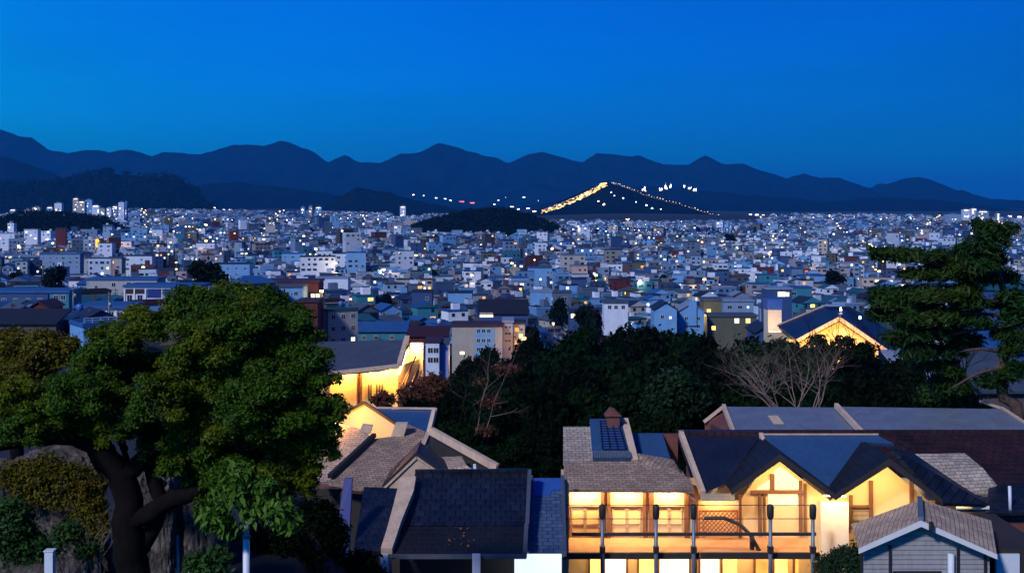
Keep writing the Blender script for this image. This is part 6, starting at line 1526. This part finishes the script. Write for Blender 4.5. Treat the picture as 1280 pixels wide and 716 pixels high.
# city trees: dark clumps between the houses
TREES = [(255, 350, 330, 30), (482, 378, 480, 13), (475, 392, 470, 12), (585, 462, 200, 13), (735, 398, 350, 16), (1135, 372, 400, 12), (545, 300, 1300, 8), (245, 395, 360, 10), (700, 385, 430, 12), (912, 300, 1300, 10), (1040, 352, 640, 18), (610, 448, 250, 14), (70, 345, 420, 14), (830, 352, 640, 10), (20, 352, 480, 14), (420, 392, 430, 10), (1100, 420, 300, 14), (660, 420, 310, 12)]
cp_ = proto_tree(501, 8, 4.2, 3500, .5, 'leaf_city', 'city_tree', 'x')
for i, (px, py, d, r_) in enumerate(TREES):
    x = xat(px, d); z = T(x, d)-.5; s_ = r_*2*d/F/8.4; top = zat(py-r_*.7, d)
    hs = max(s_*.8, (top-z)/8)
    s_ = max(s_, hs/1.9)
    o = cp_ if i == 0 else dup(cp_, (x, d, z))
    o.location = (x, d, z); o.scale = (s_*1.2, s_, hs); o.rotation_euler[2] = i*1.3; o['group'] = 'dark trees between the city houses'
    UNIQ.append((o, '%s dark tree between city houses %s' % ('broad' if r_ > 20 else 'small' if r_ < 12 else 'rounded', zone(px)), px, py))
# street lamps whose glow warms the fronts beside them
LMP = [(100, 308, 1080), (258, 302, 1060), (395, 312, 900), (380, 296, 1350), (258, 282, 1500), (420, 330, 720), (480, 338, 700), (455, 303, 1200), (403, 365, 325), (640, 330, 780), (655, 424, 300), (690, 312, 1000), (880, 350, 620), (898, 343, 700), (865, 393, 345), (1020, 338, 820), (1066, 325, 960), (1098, 340, 740), (1040, 312, 1150), (980, 372, 420), (1180, 297, 1500), (1172, 318, 1100), (960, 318, 1050), (590, 345, 640), (520, 320, 900), (330, 300, 1250), (60, 300, 1150), (25, 310, 1000), (180, 335, 700), (578, 442, 280), (800, 352, 640), (745, 345, 700), (1095, 352, 640), (1150, 330, 900)]
lampo = None
for i, (px, py, d) in enumerate(LMP):
    x = xat(px, d); z = T(x, d); zt = max(z+7, zat(py, d))
    t = thing('street_lamp', 'x', 'street lamp', (x, d, z), 'street lamps of the city')
    m = MB(); m.tube([(0, 0, 0), (0, 0, zt-z), (0, -1.4, zt-z+.4)], [.12, .08, .06], 6); lbuild(m, 'pole', 'steel_grey', t)
    sz = .25+d*.0007; m = MB(); m.box(-sz, sz, -1.4-sz*.6, -1.4+sz*.6, zt-z+.1, zt-z+.1+sz*1.1); lbuild(m, 'lamp_head', 'dot_warm', t)
    col = rr.choice([(1, .50, .12), (1, .62, .25), (1, .75, .5)])
    ptlight(t, (x, d-2, zt-.5), (d*1.6)*rr.uniform(.7, 1.6)*3, col, .4)
    UNIQ.append((t, 'street lamp glowing %s among the city houses %s' % ({(1, .50, .12): 'amber', (1, .62, .25): 'yellow', (1, .75, .5): 'pale'}[col], zone(px)), px, py))

# ------------------------------------------------------------------ labels that single each thing out
ORD = ['first', 'second', 'third', 'fourth', 'fifth', 'sixth', 'seventh', 'eighth', 'ninth', 'tenth', 'eleventh', 'twelfth', 'thirteenth', 'fourteenth', 'fifteenth', 'sixteenth', 'seventeenth', 'eighteenth', 'nineteenth', 'twentieth', 'twenty-first', 'twenty-second', 'twenty-third', 'twenty-fourth', 'twenty-fifth', 'twenty-sixth']
by = {}
for it in UNIQ: by.setdefault(it[1], []).append(it)
for base, its in by.items():
    its.sort(key=lambda i: i[2])
    for k, (o, b, px, py) in enumerate(its):
        n = len(its)
        if n == 1: s = ''
        elif n == 2: s = ('left' if k == 0 else 'right')+' one of two'
        elif k == 0: s = 'leftmost'
        elif k == n-1: s = 'rightmost'
        else: s = ORD[k]+' from left'
        lab = b+(', '+s if s else '')
        while len(lab.split()) > 16:
            wds = b.split(); b = ' '.join(wds[:-1]); lab = b+(', '+s if s else '')
        o['label'] = lab
# ------------------------------------------------------------------ haze
hm = bpy.data.materials.new('haze'); hm.use_nodes = True; MATS['haze'] = hm
hn = hm.node_tree; hn.nodes.clear()
ho = N(hn, 'ShaderNodeOutputMaterial'); pv = N(hn, 'ShaderNodeVolumePrincipled')
pv.inputs['Color'].default_value = (.02, .34, 1, 1); pv.inputs['Density'].default_value = 4.2e-5
L(hn, pv.outputs[0], ho.inputs['Volume'])
hb = MB().box(-34000, 34000, -400, 56000, -9, 1100).build('haze', 'haze', uv=False); setp(hb, kind='stuff')
